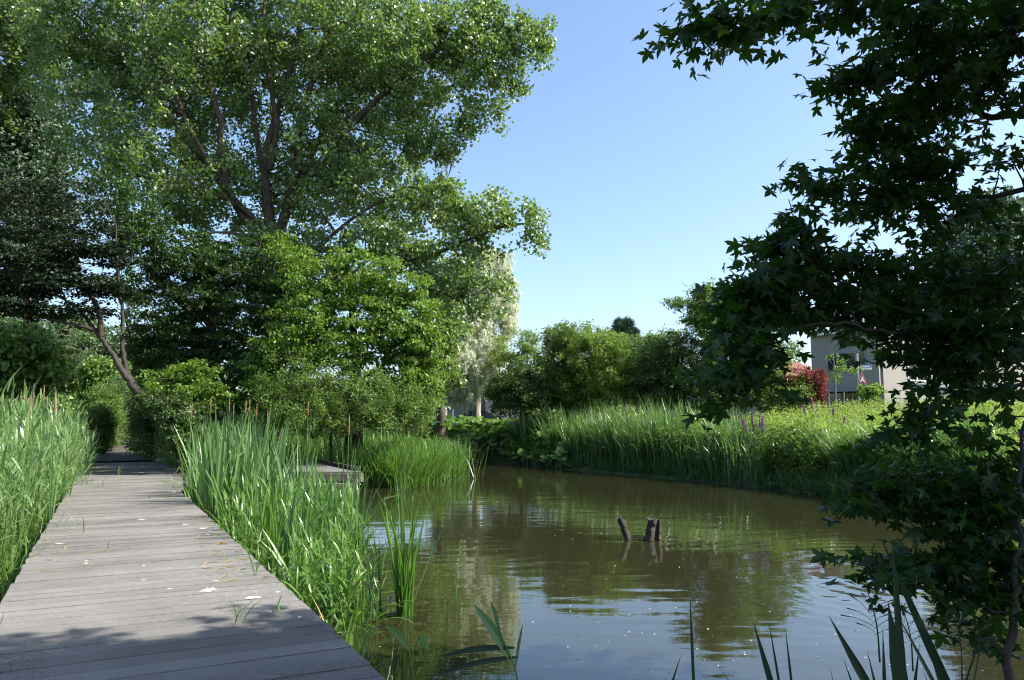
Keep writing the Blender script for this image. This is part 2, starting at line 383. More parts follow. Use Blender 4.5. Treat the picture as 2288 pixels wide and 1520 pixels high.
# path beyond the boardwalk (trodden, runs on in the shade of the trees)
rng = np.random.RandomState(3)
def ribbon(name, pts, hw, mat, lift=.004):
    P = bez(pts, 8); T = nrm(np.gradient(P, axis=0)); Nn = np.c_[T[:, 1], -T[:, 0]]
    A = P[:, :2] - Nn[:, :2] * hw; B = P[:, :2] + Nn[:, :2] * hw
    V = np.stack([np.c_[A, P[:, 2] + lift], np.c_[B, P[:, 2] + lift]], 1).reshape(-1, 3); n = len(P)
    o = npmesh(name, V, np.array([[2 * i, 2 * i + 1, 2 * i + 3, 2 * i + 2] for i in range(n - 1)]), mat)
    return tag(o, kind='structure')
M['path'] = plain('path_soil', (.06, .047, .034), .95, .35, 3.0)
sM = (sL + sR) / 2
ribbon('path', [BW(35.2, sM + .1, .56), BW(42, sM - .2, .57), BW(55, sM - .6, .58), BW(75, sM + 1, .6), BW(95, sM + 4, .62)], 1.15, M['path'])
M['asphalt'] = plain('asphalt', (.055, .055, .058), .9, .15, 6.0)
ribbon('road', [(-30, 62, 1.7), (0, 58, 1.72), (25, 52, 1.74), (60, 44, 1.76)], 3.0, M['asphalt'], .02)

# ------------------------------------------------------------------ boardwalk
def woodmat(name, c0, c1, sc=1.0, speck=.0, moss=None):
    m, nt, p, out = newmat(name); L = nt.links
    tc = node(nt, 'ShaderNodeTexCoord'); at = node(nt, 'ShaderNodeAttribute', attribute_name='rnd')
    no = node(nt, 'ShaderNodeTexNoise', Scale=1.3 * sc, Detail=8.0, Roughness=.6); fi = node(nt, 'ShaderNodeTexNoise', Scale=150.0 * sc, Detail=2.0, Roughness=.6)
    L.new(tc.outputs['Object'], no.inputs['Vector']); L.new(tc.outputs['Object'], fi.inputs['Vector'])
    a = node(nt, 'ShaderNodeMath', operation='MULTIPLY_ADD'); L.new(at.outputs['Fac'], a.inputs[0]); a.inputs[1].default_value = .42; L.new(no.outputs[0], a.inputs[2])
    s = node(nt, 'ShaderNodeMath', operation='SUBTRACT'); L.new(a.outputs[0], s.inputs[0]); s.inputs[1].default_value = .21
    r = ramp(nt, s.outputs[0], [(.2, c0), (.8, c1)])
    mx = node(nt, 'ShaderNodeMix', data_type='RGBA', blend_type='OVERLAY'); mx.inputs[0].default_value = speck
    L.new(r.outputs[0], mx.inputs[6]); fr = ramp(nt, fi.outputs[0], [(.40, (.05, .05, .05)), (.60, (.95, .95, .95))]); L.new(fr.outputs[0], mx.inputs[7])
    L.new(mx.outputs[2], p.inputs['Base Color']); p.inputs['Roughness'].default_value = .88; p.inputs['Specular IOR Level'].default_value = .25
    b = node(nt, 'ShaderNodeBump', Strength=.6, Distance=.004); L.new(fi.outputs[0], b.inputs['Height']); L.new(b.outputs[0], p.inputs['Normal'])
    return m
M['deck'] = woodmat('deck_plank', (.104, .099, .091), (.192, .184, .168), 1, .95)
M['beam'] = woodmat('weathered_beam', (.12, .095, .07), (.24, .20, .155), 1.2, .4)
M['oldwood'] = woodmat('old_wood', (.02, .014, .009), (.085, .062, .042), 3, .8)
M['screw'] = plain('rusty_screw', (.09, .05, .03), .6, .2, 40, metal=.4)
bw = empty('boardwalk', 'long grey plank boardwalk running away over the pond between reeds', 'boardwalk', BW(10, sM, 0))
rng = np.random.RandomState(11)
mb = MB(); t = -6.0; DT = .5
while t < 35.2:
    wd = rng.uniform(.20, .225); gap = rng.choice([.010, .015, .024], p=[.4, .4, .2])
    e0, e1 = rng.uniform(-.012, .012, 2); dz = rng.uniform(-.003, .003)
    wx = .8 * float(sstep(np.array(t), 19, 23)); c = (sL + sR + wx) / 2 + (e0 + e1) / 2; ln = sR - sL + wx + e1 - e0
    ang = rng.normal(0, .0015); ax = nrm(np.array([bn[0] + bd[0] * ang, bn[1] + bd[1] * ang, rng.normal(0, .001)]))
    mb.box(BW(t + wd / 2, c, DT - .02 + dz), ln, wd, .04, ax, np.array([-ax[1], ax[0], 0]), r=rng.rand())
    t += wd + gap
mb.build('deck', M['deck'], bw)
mb = MB(); t = -5.9                      # screw heads, two at each end of every third plank in reach
while t < 14:
    for s in (sL + .1, sL + .13, sR - .13, sR - .1):
        c = BW(t + rng.uniform(-.02, .02), s, DT - .018); mb.tube([c, c + [0, 0, .0035]], [.006, .006], 6, .5)
    t += .2265
mb.build('screws', M['screw'], bw)['kind'] = 'stuff'
for s in (sL + .09, sR - .09):
    mb = MB(); mb.box(BW(14.6, s, DT - .145), 41, .12, .19, (*bd, 0), (-bn[0], -bn[1], 0)); mb.build('edge_beam', M['beam'], bw)
for k in range(12):
    for s in (sL + .2, sR - .2):
        mb = MB(); mb.tube([BW(-3 + 3.2 * k, s, -.9), BW(-3 + 3.2 * k, s, DT - .24)], [.08, .08], 10); mb.build('post', M['beam'], bw)
M['white'] = plain('bird_dropping', (.62, .61, .57), .8, .1, 30)
def blot(px, py, rx, ry, sd_):
    c = G(px, py, DT); r = np.random.RandomState(sd_); n = 16; a = np.arange(n) * 2 * math.pi / n
    rr = 1 + .35 * r.normal(size=n) * .7; V = np.c_[c[0] + rx * rr * np.cos(a), c[1] + ry * rr * np.sin(a), np.full(n, DT + .004)]
    V = np.vstack([V, [c[0], c[1], DT + .006]])
    npmesh('dropping', V, np.array([[i, (i + 1) % n, n] for i in range(n)]), M['white'], bw)
blot(466, 1319, .055, .10, 1); blot(566, 1336, .075, .05, 2); blot(455, 1181, .06, .06, 3); blot(414, 1172, .05, .04, 4); blot(620, 1324, .02, .02, 5)
blot(318, 1161, .05, .04, 6); blot(133, 1215, .05, .03, 7); blot(671, 1380, .018, .02, 8); blot(388, 1100, .06, .05, 9); blot(320, 1297, .02, .015, 10)
for k in range(14):
    blot(rng.uniform(150, 560), rng.uniform(1110, 1330), rng.uniform(.008, .03), rng.uniform(.006, .02), 30 + k)

# ------------------------------------------------------------------ tree builder
def ell(px, py, rx, ry, Yd, ryd, n):     # an ellipsoid of the crown given as it is seen, with real depth
    c = D(px, py, Yd); k = Yd / FPX
    return (c, np.array([rx * k, ryd, ry * k]), n)
def crown_points(rng, blobs, gap=.0, seed=0, gs=1.2, shell=.45, soft=.0):
    P = []; O = []
    for c, r, n in blobs:
        d = nrm(rng.normal(size=(int(n), 3))); q = rng.rand(int(n)) ** shell * (1 + soft * np.abs(rng.normal(size=int(n))))
        p = c + d * q[:, None] * r; P.append(p); O.append(d)
    P = np.vstack(P); O = np.vstack(O)
    if gap:
        k = wob(P, gs, seed) + rng.normal(0, .25, len(P)) > -1 + gap
        P = P[k]; O = O[k]
    return P, O
def twigs_to(rng, P, skel, rs, frac=.12, droop=.15, rt=.012, r0f=.45, rb=.05):
    """connect clumps to the limbs through a layer of side branches"""
    n = len(P); ns = max(4, int(n * frac)); sel = rng.choice(n, min(ns, n), False)
    S1 = P[sel]; out = []
    def conn(A, Bsk, Rsk, rend, rmax):
        d = np.linalg.norm(A[:, None] - Bsk[None], axis=-1) + 0.35 * np.maximum(Bsk[None, :, 2] - A[:, None, 2], 0)
        j = d.argmin(1); B = Bsk[j]; rr = np.minimum(Rsk[j] * r0f, rmax)
        t = np.linspace(0, 1, 6)[None, :, None]
        mid = (A - B); up = np.zeros_like(mid); up[:, 2] = np.linalg.norm(mid, axis=1) * droop
        Q = B[:, None] + mid[:, None] * t + up[:, None] * np.sin(t * math.pi) + rng.normal(0, .03, (len(A), 6, 3)) * np.linalg.norm(mid, axis=1)[:, None, None] * np.sin(t * math.pi)
        R = rr[:, None] * (1 - t[..., 0]) + rend * t[..., 0]
        return Q, R
    Q1, R1 = conn(S1, skel, rs, rt * 1.5, rb)
    sk2 = np.vstack([skel, Q1[:, 1:].reshape(-1, 3)]); rs2 = np.concatenate([rs, R1[:, 1:].ravel()])
    rest = np.setdiff1d(np.arange(n), sel)
    Q2, R2 = conn(P[rest], sk2, rs2, rt * .6, rt * 2)
    return (Q1, R1), (Q2, R2)
def tree(name, label, cat, limbs, blobs, mat, bark, seed, per=40, cr=(.5, .5, .4), L=.13, shape='diamond', droop=.6, up=.5, gap=.3, gs=1.0,
         group=None, fold=.3, twig=True, hang=0.0, crown='crown', rt=.012, wide=1.0, outw=.3, trunk_n=1, shell=.45, soft=.06, jit=.3, K=8, rb=.06):
    rng = np.random.RandomState(seed)
    root = empty(name, label, cat, limbs[0][0][0], group)
    SK = []; RS = []; starts = [np.array(l[0][0]) for l in limbs]
    for i, (pts, r0, r1) in enumerate(limbs):
        free = all(np.min(np.linalg.norm(np.array(l[0]) - starts[i], axis=1)) > .7 for j, l in enumerate(limbs) if j < i)
        if free:
            g = float(tz(pts[0][0], pts[0][1])) - .15
            if pts[0][2] > g + .1: d0 = (np.array(pts[0]) - pts[1]) * .25; pts = [np.array([pts[0][0] + d0[0], pts[0][1], g])] + list(pts)
        P = bez(pts, 6); n = len(P); P[1:-1] += rng.normal(0, .03, (n - 2, 3)) * min(1, r0 * 4)
        R = np.linspace(r0, r1, n) * (1 + (.25 * np.exp(-np.arange(n) / 1.5) if i == 0 else 0))
        mb = MB(); mb.tube(P, R, K if r0 > .05 else 6); mb.build('trunk' if i < trunk_n else 'branch', bark, root, smooth=True)
        SK.append(P[n // 5:]); RS.append(R[n // 5:])
    SK = np.vstack(SK); RS = np.concatenate(RS)
    P, O = crown_points(rng, blobs, gap, seed, gs, shell, soft)
    if twig:
        a, b = twigs_to(rng, P, SK, RS, rt=rt, rb=rb)
        ac = Acc(); ac.tubes(a[0], a[1], 5); ac.tubes(b[0], b[1], 3); ac.build('twigs', bark, root)
    n = len(P); s = rng.uniform(.65, 1.35, n)
    C = np.repeat(P, per, 0); O = np.repeat(O, per, 0); sc = np.repeat(s, per)
    off = nrm(rng.normal(size=C.shape)) * (rng.rand(len(C)) ** .6)[:, None] * np.array(cr) * sc[:, None]
    if hang: off[:, 2] = -np.abs(off[:, 2]) * hang - hang * .2; off[:, :2] *= (.35 + .5 * np.minimum(1, np.abs(off[:, 2:3])))
    C = C + off
    N = nrm(rng.normal(size=C.shape) * .8 + np.array([0, 0, up]) + O * outw)
    A = nrm(rng.normal(size=C.shape) * .7 + O * .3 + np.array([0, 0, -droop]))
    ls = L * rng.uniform(1 - jit, 1 + jit, len(C))
    rnd = np.clip(rng.normal(.5, .22, len(C)) + np.repeat(rng.normal(0, .12, n), per), 0, 1)
    leaves(crown, C, N, A, ls, shape, mat, root, rnd, fold=fold, wide=wide)
    return root
#SPLIT
# ------------------------------------------------------------------ jetty platform with steps and bench
pf = empty('jetty', 'weathered timber jetty platform with a low step over the water beside reeds', 'jetty', (-7, 23.5, 0))
PT = .73
fl, frr, br, bl_ = np.array([-8.3, 21.55]), np.array([-4.13, 21.35]), np.array([-7.1, 27.6]), np.array([-11.2, 27.6])
mb = MB(); rng = np.random.RandomState(5)
ny_ = 22
for k in range(ny_):
    t0, t1 = k / ny_, (k + 1) / ny_ - .004
    a0, a1 = fl + (bl_ - fl) * t0, fl + (bl_ - fl) * t1; b0, b1 = frr + (br - frr) * t0, frr + (br - frr) * t1
    zt = PT + rng.uniform(-.003, .003); q = [a0, b0, b1, a1]
    mb.add([(*v, zt - .05) for v in q] + [(*v, zt) for v in q], Q=[[3, 2, 1, 0], [4, 5, 6, 7], [0, 1, 5, 4], [1, 2, 6, 5], [2, 3, 7, 6], [3, 0, 4, 7]], r=rng.rand())
mb.build('deck', M['deck'], pf)
fx = nrm(frr - fl); ex = nrm(br - frr)
mb = MB(); mb.box((*((fl + frr) / 2 + [0, -.04]), PT - .15), np.linalg.norm(frr - fl), .07, .2, (*fx, 0), (-fx[1], fx[0], 0)); mb.build('fascia', M['beam'], pf)
mb = MB(); mb.box((*((frr + br) / 2 + [-.07, .1]), PT + .055), np.linalg.norm(br - frr) - .5, .11, .11, (*ex, 0), (-ex[1], ex[0], 0)); mb.build('kerb_beam', M['oldwood'], pf)
mb = MB(); mb.box((*((frr + br) / 2 + [.03, 0]), PT - .17), np.linalg.norm(br - frr), .07, .22, (*ex, 0), (-ex[1], ex[0], 0)); mb.build('side_beam', M['beam'], pf)
st = MB(); st.box((-5.55, 20.95, .29), 2.9, .09, .2, (*fx, 0), (-fx[1], fx[0], 0)); st.build('lower_beam', M['beam'], pf)
st = MB(); st.box((-5.55, 21.1, .41), 2.9, .24, .04, (*fx, 0), (-fx[1], fx[0], 0)); st.build('step', M['deck'], pf)
for x, y in [(-4.25, 21.05), (-5.6, 21.1), (-6.9, 21.15), (-8.1, 21.7), (-4.45, 21.9), (-5.6, 24.5), (-6.8, 26.8), (-8.2, 22.4)]:
    mb = MB(); mb.box((x, y, -.1), .15, .15, 1.5 if y > 21.3 else 1.3, r=.3); mb.build('post', M['beam'], pf)
bench = empty('bench', 'old wooden slatted bench at the back of the jetty half hidden by cattails', 'bench', (-8.9, 25.9, PT))
M['bench'] = woodmat('bench_wood', (.13, .095, .09), (.24, .19, .18), 1.5, .4)
for nm, y, z, h_, d_ in [('backrest', 26.25, PT + .95, .17, .04), ('backrest', 26.22, PT + .74, .17, .04), ('seat', 25.7, PT + .45, .045, .12), ('seat', 25.84, PT + .45, .045, .12), ('seat', 25.98, PT + .45, .045, .12)]:
    mb = MB(); mb.box((-8.9, y, z), 2.0, d_, h_, r=.5); mb.build(nm, M['bench'], bench)
for x in (-9.7, -8.1):
    mb = MB(); mb.box((x, 26.3, PT + .53), .1, .06, 1.06, r=.3); mb.box((x, 25.68, PT + .215), .1, .08, .42, r=.3); mb.box((x, 26.0, PT + .39), .06, .56, .07, r=.3)
    mb.build('support', M['oldwood'], bench)
lg = empty('log', 'short pale log lying across the far end of the boardwalk', 'log', D(372, 1030, 31.2))
c = D(372, 1029, 31.0); mb = MB(); mb.tube([c + [-.42, 0, -.02], c + [0, .03, 0], c + [.4, 0, -.01]], [.1, .115, .09], 10); mb.build('trunk', M['barkpale'], lg, True)

# broken posts standing in the pond
def stake(px0, py0, px1, py1, r, label, seed, splint=0):
    rng = np.random.RandomState(seed); b = G(px0, py0, 0); Yb = b[1]
    top = D(px1, py1, Yb + .02); e = empty('broken_post', label, 'post', b, 'broken posts standing in the pond')
    n = 9; P = np.linspace(b + (b - top) * .5, top, n); P[1:-1, :2] += rng.normal(0, .008, (n - 2, 2)); K = 12
    V, Q = tubes(P[None], np.linspace(r * 1.25, r, n)[None] * (1 + .08 * rng.normal(size=(1, n))), K)
    a = np.arange(K) * 2 * math.pi / K
    V += (rng.normal(0, .006, (1, K, 3)) + np.zeros((n, 1, 1))).reshape(-1, 3)
    V[-K:, 2] += .025 * np.sin(a + seed) + rng.uniform(-.02, .03, K)
    mb = MB(); mb.add(np.vstack([V, V[-K:].mean(0) - [0, 0, .02]]), Q=Q, T=[[len(V) - K + i, len(V) - K + (i + 1) % K, len(V)] for i in range(K)])
    mb.build('stem', M['barkdark'], e, False)
    if splint:
        for k in range(splint):
            d = np.array([rng.uniform(-1, .3), rng.uniform(-.5, .2), rng.uniform(-.1, .8)]) * rng.uniform(.08, .16)
            s = top + np.array([rng.uniform(-1, 1) * r, 0, -rng.uniform(0, .1)])
            mb = MB(); mb.tube([s - d * .2, s + d * .5, s + d + [0, 0, .01]], [.014, .010, .003], 5); mb.build('splinter', M['barkpale'], e)
stake(1401, 1205, 1386, 1158, .052, 'thin broken post leaning left in the pond, apart from the other two', 1)
stake(1450, 1209, 1459, 1160, .066, 'splintered dark post in the pond with frayed pale top, left of the upright one', 2, 6)
stake(1471, 1207, 1472, 1163, .05, 'upright flat-topped post in the pond close beside the splintered one', 4)

# ------------------------------------------------------------------ trees
D_ = D
# great poplar
Yp = 34.0
def P_(*a, Y=Yp): return [D(x, y, Y + z) for x, y, z in a]
limbs = [
 (P_((612, 905, 0), (608, 800, 0), (610, 700, 0), (618, 600, 0), (614, 545, 0)), 0.484, 0.359),
 (P_((612, 570, 0), (560, 505, -.3), (520, 440, -.6), (498, 370, -.9), (488, 260, -1.1), (455, 130, -1.3), (432, 10, -1.5), (425, -120, -1.6)), 0.234, 0.070),
 (P_((614, 560, 0), (600, 480, 0), (592, 400, .3), (600, 320, .2), (640, 190, .1), (668, 70, 0), (690, -90, 0)), 0.281, 0.078),
 (P_((610, 555, 0), (640, 470, -.5), (655, 400, -.6), (672, 270, -.8), (712, 140, -.8), (750, 10, -1), (790, -120, -1)), 0.250, 0.062),
 (P_((596, 420, .3), (572, 300, .3), (560, 200, .2), (530, 90, .3), (520, -80, .3)), 0.156, 0.047),
 (P_((602, 380, .2), (618, 280, -.2), (600, 170, -.3), (590, 40, -.4), (600, -120, -.5)), 0.156, 0.047),
 (P_((640, 470, -.5), (740, 330, -1), (830, 235, -1.6), (930, 150, -2), (1020, 90, -2.2), (1110, 60, -2.4), (1190, 80, -2.5)), 0.187, 0.027),
 (P_((660, 420, -.4), (720, 300, .8), (800, 160, 1.5), (880, 20, 2), (960, -90, 2)), 0.156, 0.039),
 (P_((625, 580, 0), (700, 560, -1), (790, 560, -1.5), (870, 580, -2), (960, 570, -2.4), (1060, 530, -2.6), (1150, 500, -2.7), (1215, 512, -2.7)), 0.172, 0.023),
 (P_((700, 560, -1), (800, 480, -1.5), (900, 430, -1.8), (1000, 400, -2)), 0.094, 0.023),
 (P_((600, 520, 0), (520, 450, -1), (440, 430, -1.6), (350, 400, -2), (260, 390, -2.2)), 0.140, 0.039),
 (P_((560, 505, -.3), (470, 380, 0), (380, 270, .3), (280, 150, .5), (200, 60, .6), (120, -10, .6)), 0.156, 0.039),
 (P_((520, 440, -.6), (430, 300, -1.5), (380, 180, -2), (330, 50, -2.3), (290, -80, -2.5)), 0.125, 0.039),
 (P_((608, 560, 0), (560, 530, -2), (480, 520, -3.2), (400, 540, -4)), 0.101, 0.023),
 (P_((875, 590, -2), (960, 640, -2.3), (1040, 680, -2.5), (1100, 720, -2.6)), 0.062, 0.016),
]
bl = [ell(*a) for a in [
 (600, 120, 260, 230, Yp + 2, 4, 620), (420, 160, 200, 210, Yp + 1.5, 3.6, 440), (250, 180, 170, 190, Yp + 1.5, 3.5, 360), (600, 400, 230, 140, Yp + 2.2, 2.8, 240), (390, 90, 170, 190, Yp - 3.2, 1.0, 110), (250, 260, 150, 160, Yp - 2.5, 1.2, 90),
 (400, 420, 190, 110, Yp - .5, 3.5, 260), (800, 140, 190, 170, Yp, 4, 430), (780, 400, 170, 150, Yp, 3.6, 340), (930, 120, 130, 140, Yp - 1.5, 3, 230),
 (1050, 70, 100, 80, Yp - 2.3, 1.8, 120), (1150, 100, 75, 80, Yp - 2.5, 1.4, 75), (1080, 190, 75, 70, Yp - 2.4, 1.2, 60), (1045, 275, 26, 36, Yp - 2.4, .6, 14), (1108, 262, 20, 46, Yp - 2.4, .5, 14), (1160, 190, 26, 20, Yp - 2.4, .5, 8), (1210, 90, 24, 40, Yp - 2.5, .5, 12), (985, 330, 40, 40, Yp - 1.6, .8, 18),
 (920, 300, 90, 60, Yp - 1, 2, 60), (960, 460, 100, 60, Yp - 2, 2.2, 90), (1070, 480, 80, 50, Yp - 2.6, 1.4, 60), (1165, 480, 45, 32, Yp - 2.7, .9, 24), (1190, 520, 42, 40, Yp - 2.7, .8, 20),
 (900, 560, 130, 60, Yp - 2, 2, 110), (1050, 560, 70, 40, Yp - 2.5, 1.3, 34), (1085, 640, 50, 90, Yp - 2.6, 1.2, 34), (980, 650, 60, 60, Yp - 2.4, 1.2, 34),
 (820, -60, 240, 80, Yp, 3.5, 150), (400, -80, 300, 90, Yp, 3.5, 180), (600, -200, 300, 160, Yp, 4, 250), (160, 60, 110, 100, Yp + 1, 3, 130), (680, 560, 130, 60, Yp - 1, 2.5, 110),
]]
tree('poplar_tree', 'huge spreading poplar with reddish limbs and glinting leaves towering behind the boardwalk', 'tree', limbs, bl, M['poplar'], M['bark'], 21,
     per=52, cr=(.50, .50, .46), L=.132, shape='round', droop=.9, up=.25, gap=.58, soft=.12, gs=1.5, rt=.012, fold=.1, wide=1.05, rb=.06)

# lime in front of it
tree('lime_tree', 'broad bright yellow-green lime tree with drooping leaves right below the great poplar', 'tree',
 [(P_((800, 940, 0), (800, 850, 0), (790, 740, 0), (780, 620, 0), Y=28), .22, .1), (P_((795, 800, 0), (860, 720, -.5), (910, 660, -1), Y=28), .12, .03),
  (P_((795, 840, 0), (700, 760, -.6), (640, 700, -1), Y=28), .12, .03), (P_((797, 860, 0), (880, 800, -1), (950, 760, -1.4), Y=28), .1, .03)],
 [ell(*a) for a in [(790, 630, 90, 75, 28, 2, 110), (880, 650, 85, 70, 27.6, 1.8, 110), (700, 640, 80, 70, 28, 2, 90), (920, 730, 85, 70, 27.4, 1.8, 120), (830, 740, 120, 80, 27.2, 2, 170),
  (700, 730, 90, 70, 27, 1.8, 90), (950, 800, 55, 70, 27.4, 1.4, 70), (620, 780, 50, 36, 26.4, 1, 40), (690, 770, 60, 36, 26.2, 1, 46), (760, 790, 60, 36, 26.2, 1, 46), (590, 830, 40, 50, 26.6, 1, 36), (900, 850, 80, 60, 27, 1.4, 90), (640, 560, 60, 36, 28.4, 1.4, 36), (950, 880, 45, 45, 27, 1, 36)]],
 M['lime'], M['barkdark'], 31, per=46, cr=(.36, .36, .16), L=.12, shape='ovate', droop=1.2, up=.9, gap=.35, gs=1.6, outw=.5, fold=.2, rt=.009, wide=1.3)
# hornbeam mass left of it
tree('hornbeam_tree', 'dense hornbeam with shade in its dark leaf colour behind the cattails left of the lime', 'tree',
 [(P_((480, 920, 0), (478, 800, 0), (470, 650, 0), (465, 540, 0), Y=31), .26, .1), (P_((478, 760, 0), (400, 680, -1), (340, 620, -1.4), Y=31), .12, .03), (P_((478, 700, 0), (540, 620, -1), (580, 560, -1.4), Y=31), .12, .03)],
 [ell(*a) for a in [(430, 580, 90, 60, 31, 2.4, 150), (540, 600, 110, 80, 31, 2.4, 190), (450, 700, 130, 100, 31, 2.6, 240), (580, 720, 90, 110, 30, 2.2, 200), (420, 800, 130, 80, 31, 2, 170), (560, 840, 100, 90, 30, 2, 170), (350, 640, 60, 60, 31, 2, 90), (640, 640, 80, 90, 30, 1.8, 130), (360, 760, 60, 80, 31.6, 1.6, 90), (640, 860, 80, 80, 29.5, 1.5, 90), (400, 830, 80, 90, 38, 2.5, 170), (450, 700, 90, 90, 38, 2.5, 130), (370, 900, 50, 60, 36, 1.6, 80), (350, 830, 40, 70, 41, 1.6, 90), (345, 920, 34, 60, 39, 1.2, 80)]],  # the rearmost masses are added to throw shade on the path
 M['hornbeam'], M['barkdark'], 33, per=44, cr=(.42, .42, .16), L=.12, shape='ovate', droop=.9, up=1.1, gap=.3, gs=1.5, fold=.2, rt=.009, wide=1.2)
tree('young_hornbeam', 'small sunlit bright green young tree in front of the dark hornbeam', 'tree',
 [(P_((430, 930, 0), (430, 870, 0), (420, 830, 0), Y=26), .05, .02)], [ell(*a) for a in [(430, 835, 80, 30, 26, 1, 60), (380, 860, 60, 24, 26, .9, 36), (490, 870, 60, 26, 25.8, .9, 40), (440, 885, 90, 26, 25.6, 1, 50)]],
 M['lime'], M['barkdark'], 35, per=34, cr=(.32, .32, .10), L=.10, shape='ovate', droop=.5, up=1.2, soft=.2, gap=.4, gs=2, fold=.2, rt=.007, wide=1.3)
# leaning dark tree
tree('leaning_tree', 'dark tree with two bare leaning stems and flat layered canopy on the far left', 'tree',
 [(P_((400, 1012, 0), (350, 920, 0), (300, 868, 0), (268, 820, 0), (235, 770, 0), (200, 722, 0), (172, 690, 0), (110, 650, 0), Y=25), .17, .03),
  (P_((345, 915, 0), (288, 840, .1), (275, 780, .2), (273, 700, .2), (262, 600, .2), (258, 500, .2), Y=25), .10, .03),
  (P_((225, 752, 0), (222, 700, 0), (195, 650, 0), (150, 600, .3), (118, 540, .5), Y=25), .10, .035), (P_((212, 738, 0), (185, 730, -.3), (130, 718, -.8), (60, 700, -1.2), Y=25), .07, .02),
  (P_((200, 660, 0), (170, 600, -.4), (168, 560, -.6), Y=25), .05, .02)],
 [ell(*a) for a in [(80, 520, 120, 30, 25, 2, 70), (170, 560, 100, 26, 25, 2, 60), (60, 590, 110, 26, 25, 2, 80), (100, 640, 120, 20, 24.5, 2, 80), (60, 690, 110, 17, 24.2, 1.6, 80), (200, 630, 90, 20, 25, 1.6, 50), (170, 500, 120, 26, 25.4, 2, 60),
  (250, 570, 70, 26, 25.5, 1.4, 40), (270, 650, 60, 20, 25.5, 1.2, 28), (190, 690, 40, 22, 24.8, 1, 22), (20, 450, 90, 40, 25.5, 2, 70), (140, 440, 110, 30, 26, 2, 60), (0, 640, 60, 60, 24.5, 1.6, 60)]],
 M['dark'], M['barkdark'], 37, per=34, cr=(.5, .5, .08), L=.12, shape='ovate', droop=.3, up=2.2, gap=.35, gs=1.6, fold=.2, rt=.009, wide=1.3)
tree('slender_tree', 'slender straight dark trunk with thin crown between leaning tree and hornbeam', 'tree',
 [(P_((372, 1010, 0), (335, 890, 0), (295, 770, 0), (270, 650, 0), (262, 520, 0), (258, 400, 0), Y=31), .06, .02)],
 [ell(*a) for a in [(262, 480, 90, 80, 29, 1.6, 90), (290, 560, 70, 70, 29, 1.5, 60), (240, 400, 70, 70, 29, 1.5, 60), (330, 500, 60, 60, 29.5, 1.4, 60), (300, 680, 40, 60, 29, 1.2, 26)]],
 M['hornbeam'], M['barkdark'], 39, per=28, cr=(.45, .45, .2), L=.12, shape='ovate', droop=.6, up=.9, gap=.5, gs=1.8, wide=1.2)
# grey poplars at the far left
for i, (x, lab, bls) in enumerate([
  (60, 'tall grey-green poplar column at the left edge behind the dark leaning tree', [(40, 260, 90, 130, 44, 3, 260), (70, 400, 90, 140, 44, 3, 260), (60, 560, 90, 120, 44, 3, 200), (100, 300, 60, 90, 44, 2, 90)]),
  (-130, 'taller darker poplar top reaching out of the frame above the grey-green column', [(60, 70, 130, 100, 40, 3, 200), (-60, 150, 90, 160, 40, 3, 120), (10, -60, 130, 90, 40, 3, 100)])]):
    tree('poplar_tree', lab, 'tree', [(P_((x, 920, 0), (x, 700, 0), (x + 5, 400, 0), (x + 5, 0, 0), Y=44 if i == 0 else 40), .35, .08)], [ell(*b_) for b_ in bls],
         M['bluepoplar'] if i == 0 else M['poplar'], M['bark'], 41 + i, per=40, cr=(.6, .6, .6), L=.19, shape='round', droop=.8, up=.4, gap=.3, gs=.9, rt=.015)
# background trees on the left
bgt = [(40, 800, 90, 75, 38, 'low dark green round tree left of the pale birch trunk', 'hedge', 150, 'round'),
       (120, 770, 60, 70, 60, 'birch with pale trunk and hazy drooping crown beyond the reeds', 'far', 170, 'narrow'),
       (190, 800, 60, 60, 64, 'pale hazy tree right of the birch beyond the reeds', 'far', 150, 'round'),
       (30, 735, 70, 40, 75, 'distant pale tree top above the low dark round tree', 'far', 110, 'round'),
       (235, 840, 45, 40, 55, 'small rounded tree behind the foot of the leaning stems', 'hedge', 100, 'round'),
       (300, 800, 60, 70, 66, 'distant grey-green tree seen between the leaning stems', 'far', 130, 'round'),
       (380, 850, 90, 60, 60, 'distant tree in the gap under the hornbeam', 'hedge', 120, 'round'),
       (180, 730, 60, 36, 80, 'distant tree top seen through the gap in the leaning canopy', 'far', 90, 'round')]
for i, (x, y, rx, ry, Yd, lab, mt, n, shp) in enumerate(bgt):
    yb = 950 + (CAMZ - .5) / Yd * FPX
    tree('background_tree', lab, 'tree', [(P_((x + 5, yb, 0), (x, y + ry * .5, 0), (x - 4, y - ry * .4, 0), Y=Yd), .16, .05)],
         [ell(x, y, rx, ry, Yd, rx * Yd / FPX * .9, n), ell(x - rx * .4, y + ry * .6, rx * .8, ry * .6, Yd, 1.5, n // 3), ell(x + rx * .5, y + ry * .5, rx * .6, ry * .5, Yd, 1.5, n // 4)],
         M[mt], M['barkpale'], 50 + i, per=44, cr=(.7, .7, .5), L=.24 if shp == 'round' else .3, shape=shp, droop=.8 if shp == 'round' else 2, up=.5, gap=.3, gs=.7, group='trees beyond the left reeds', twig=(i == 1), hang=1.2 if shp == 'narrow' else 0)
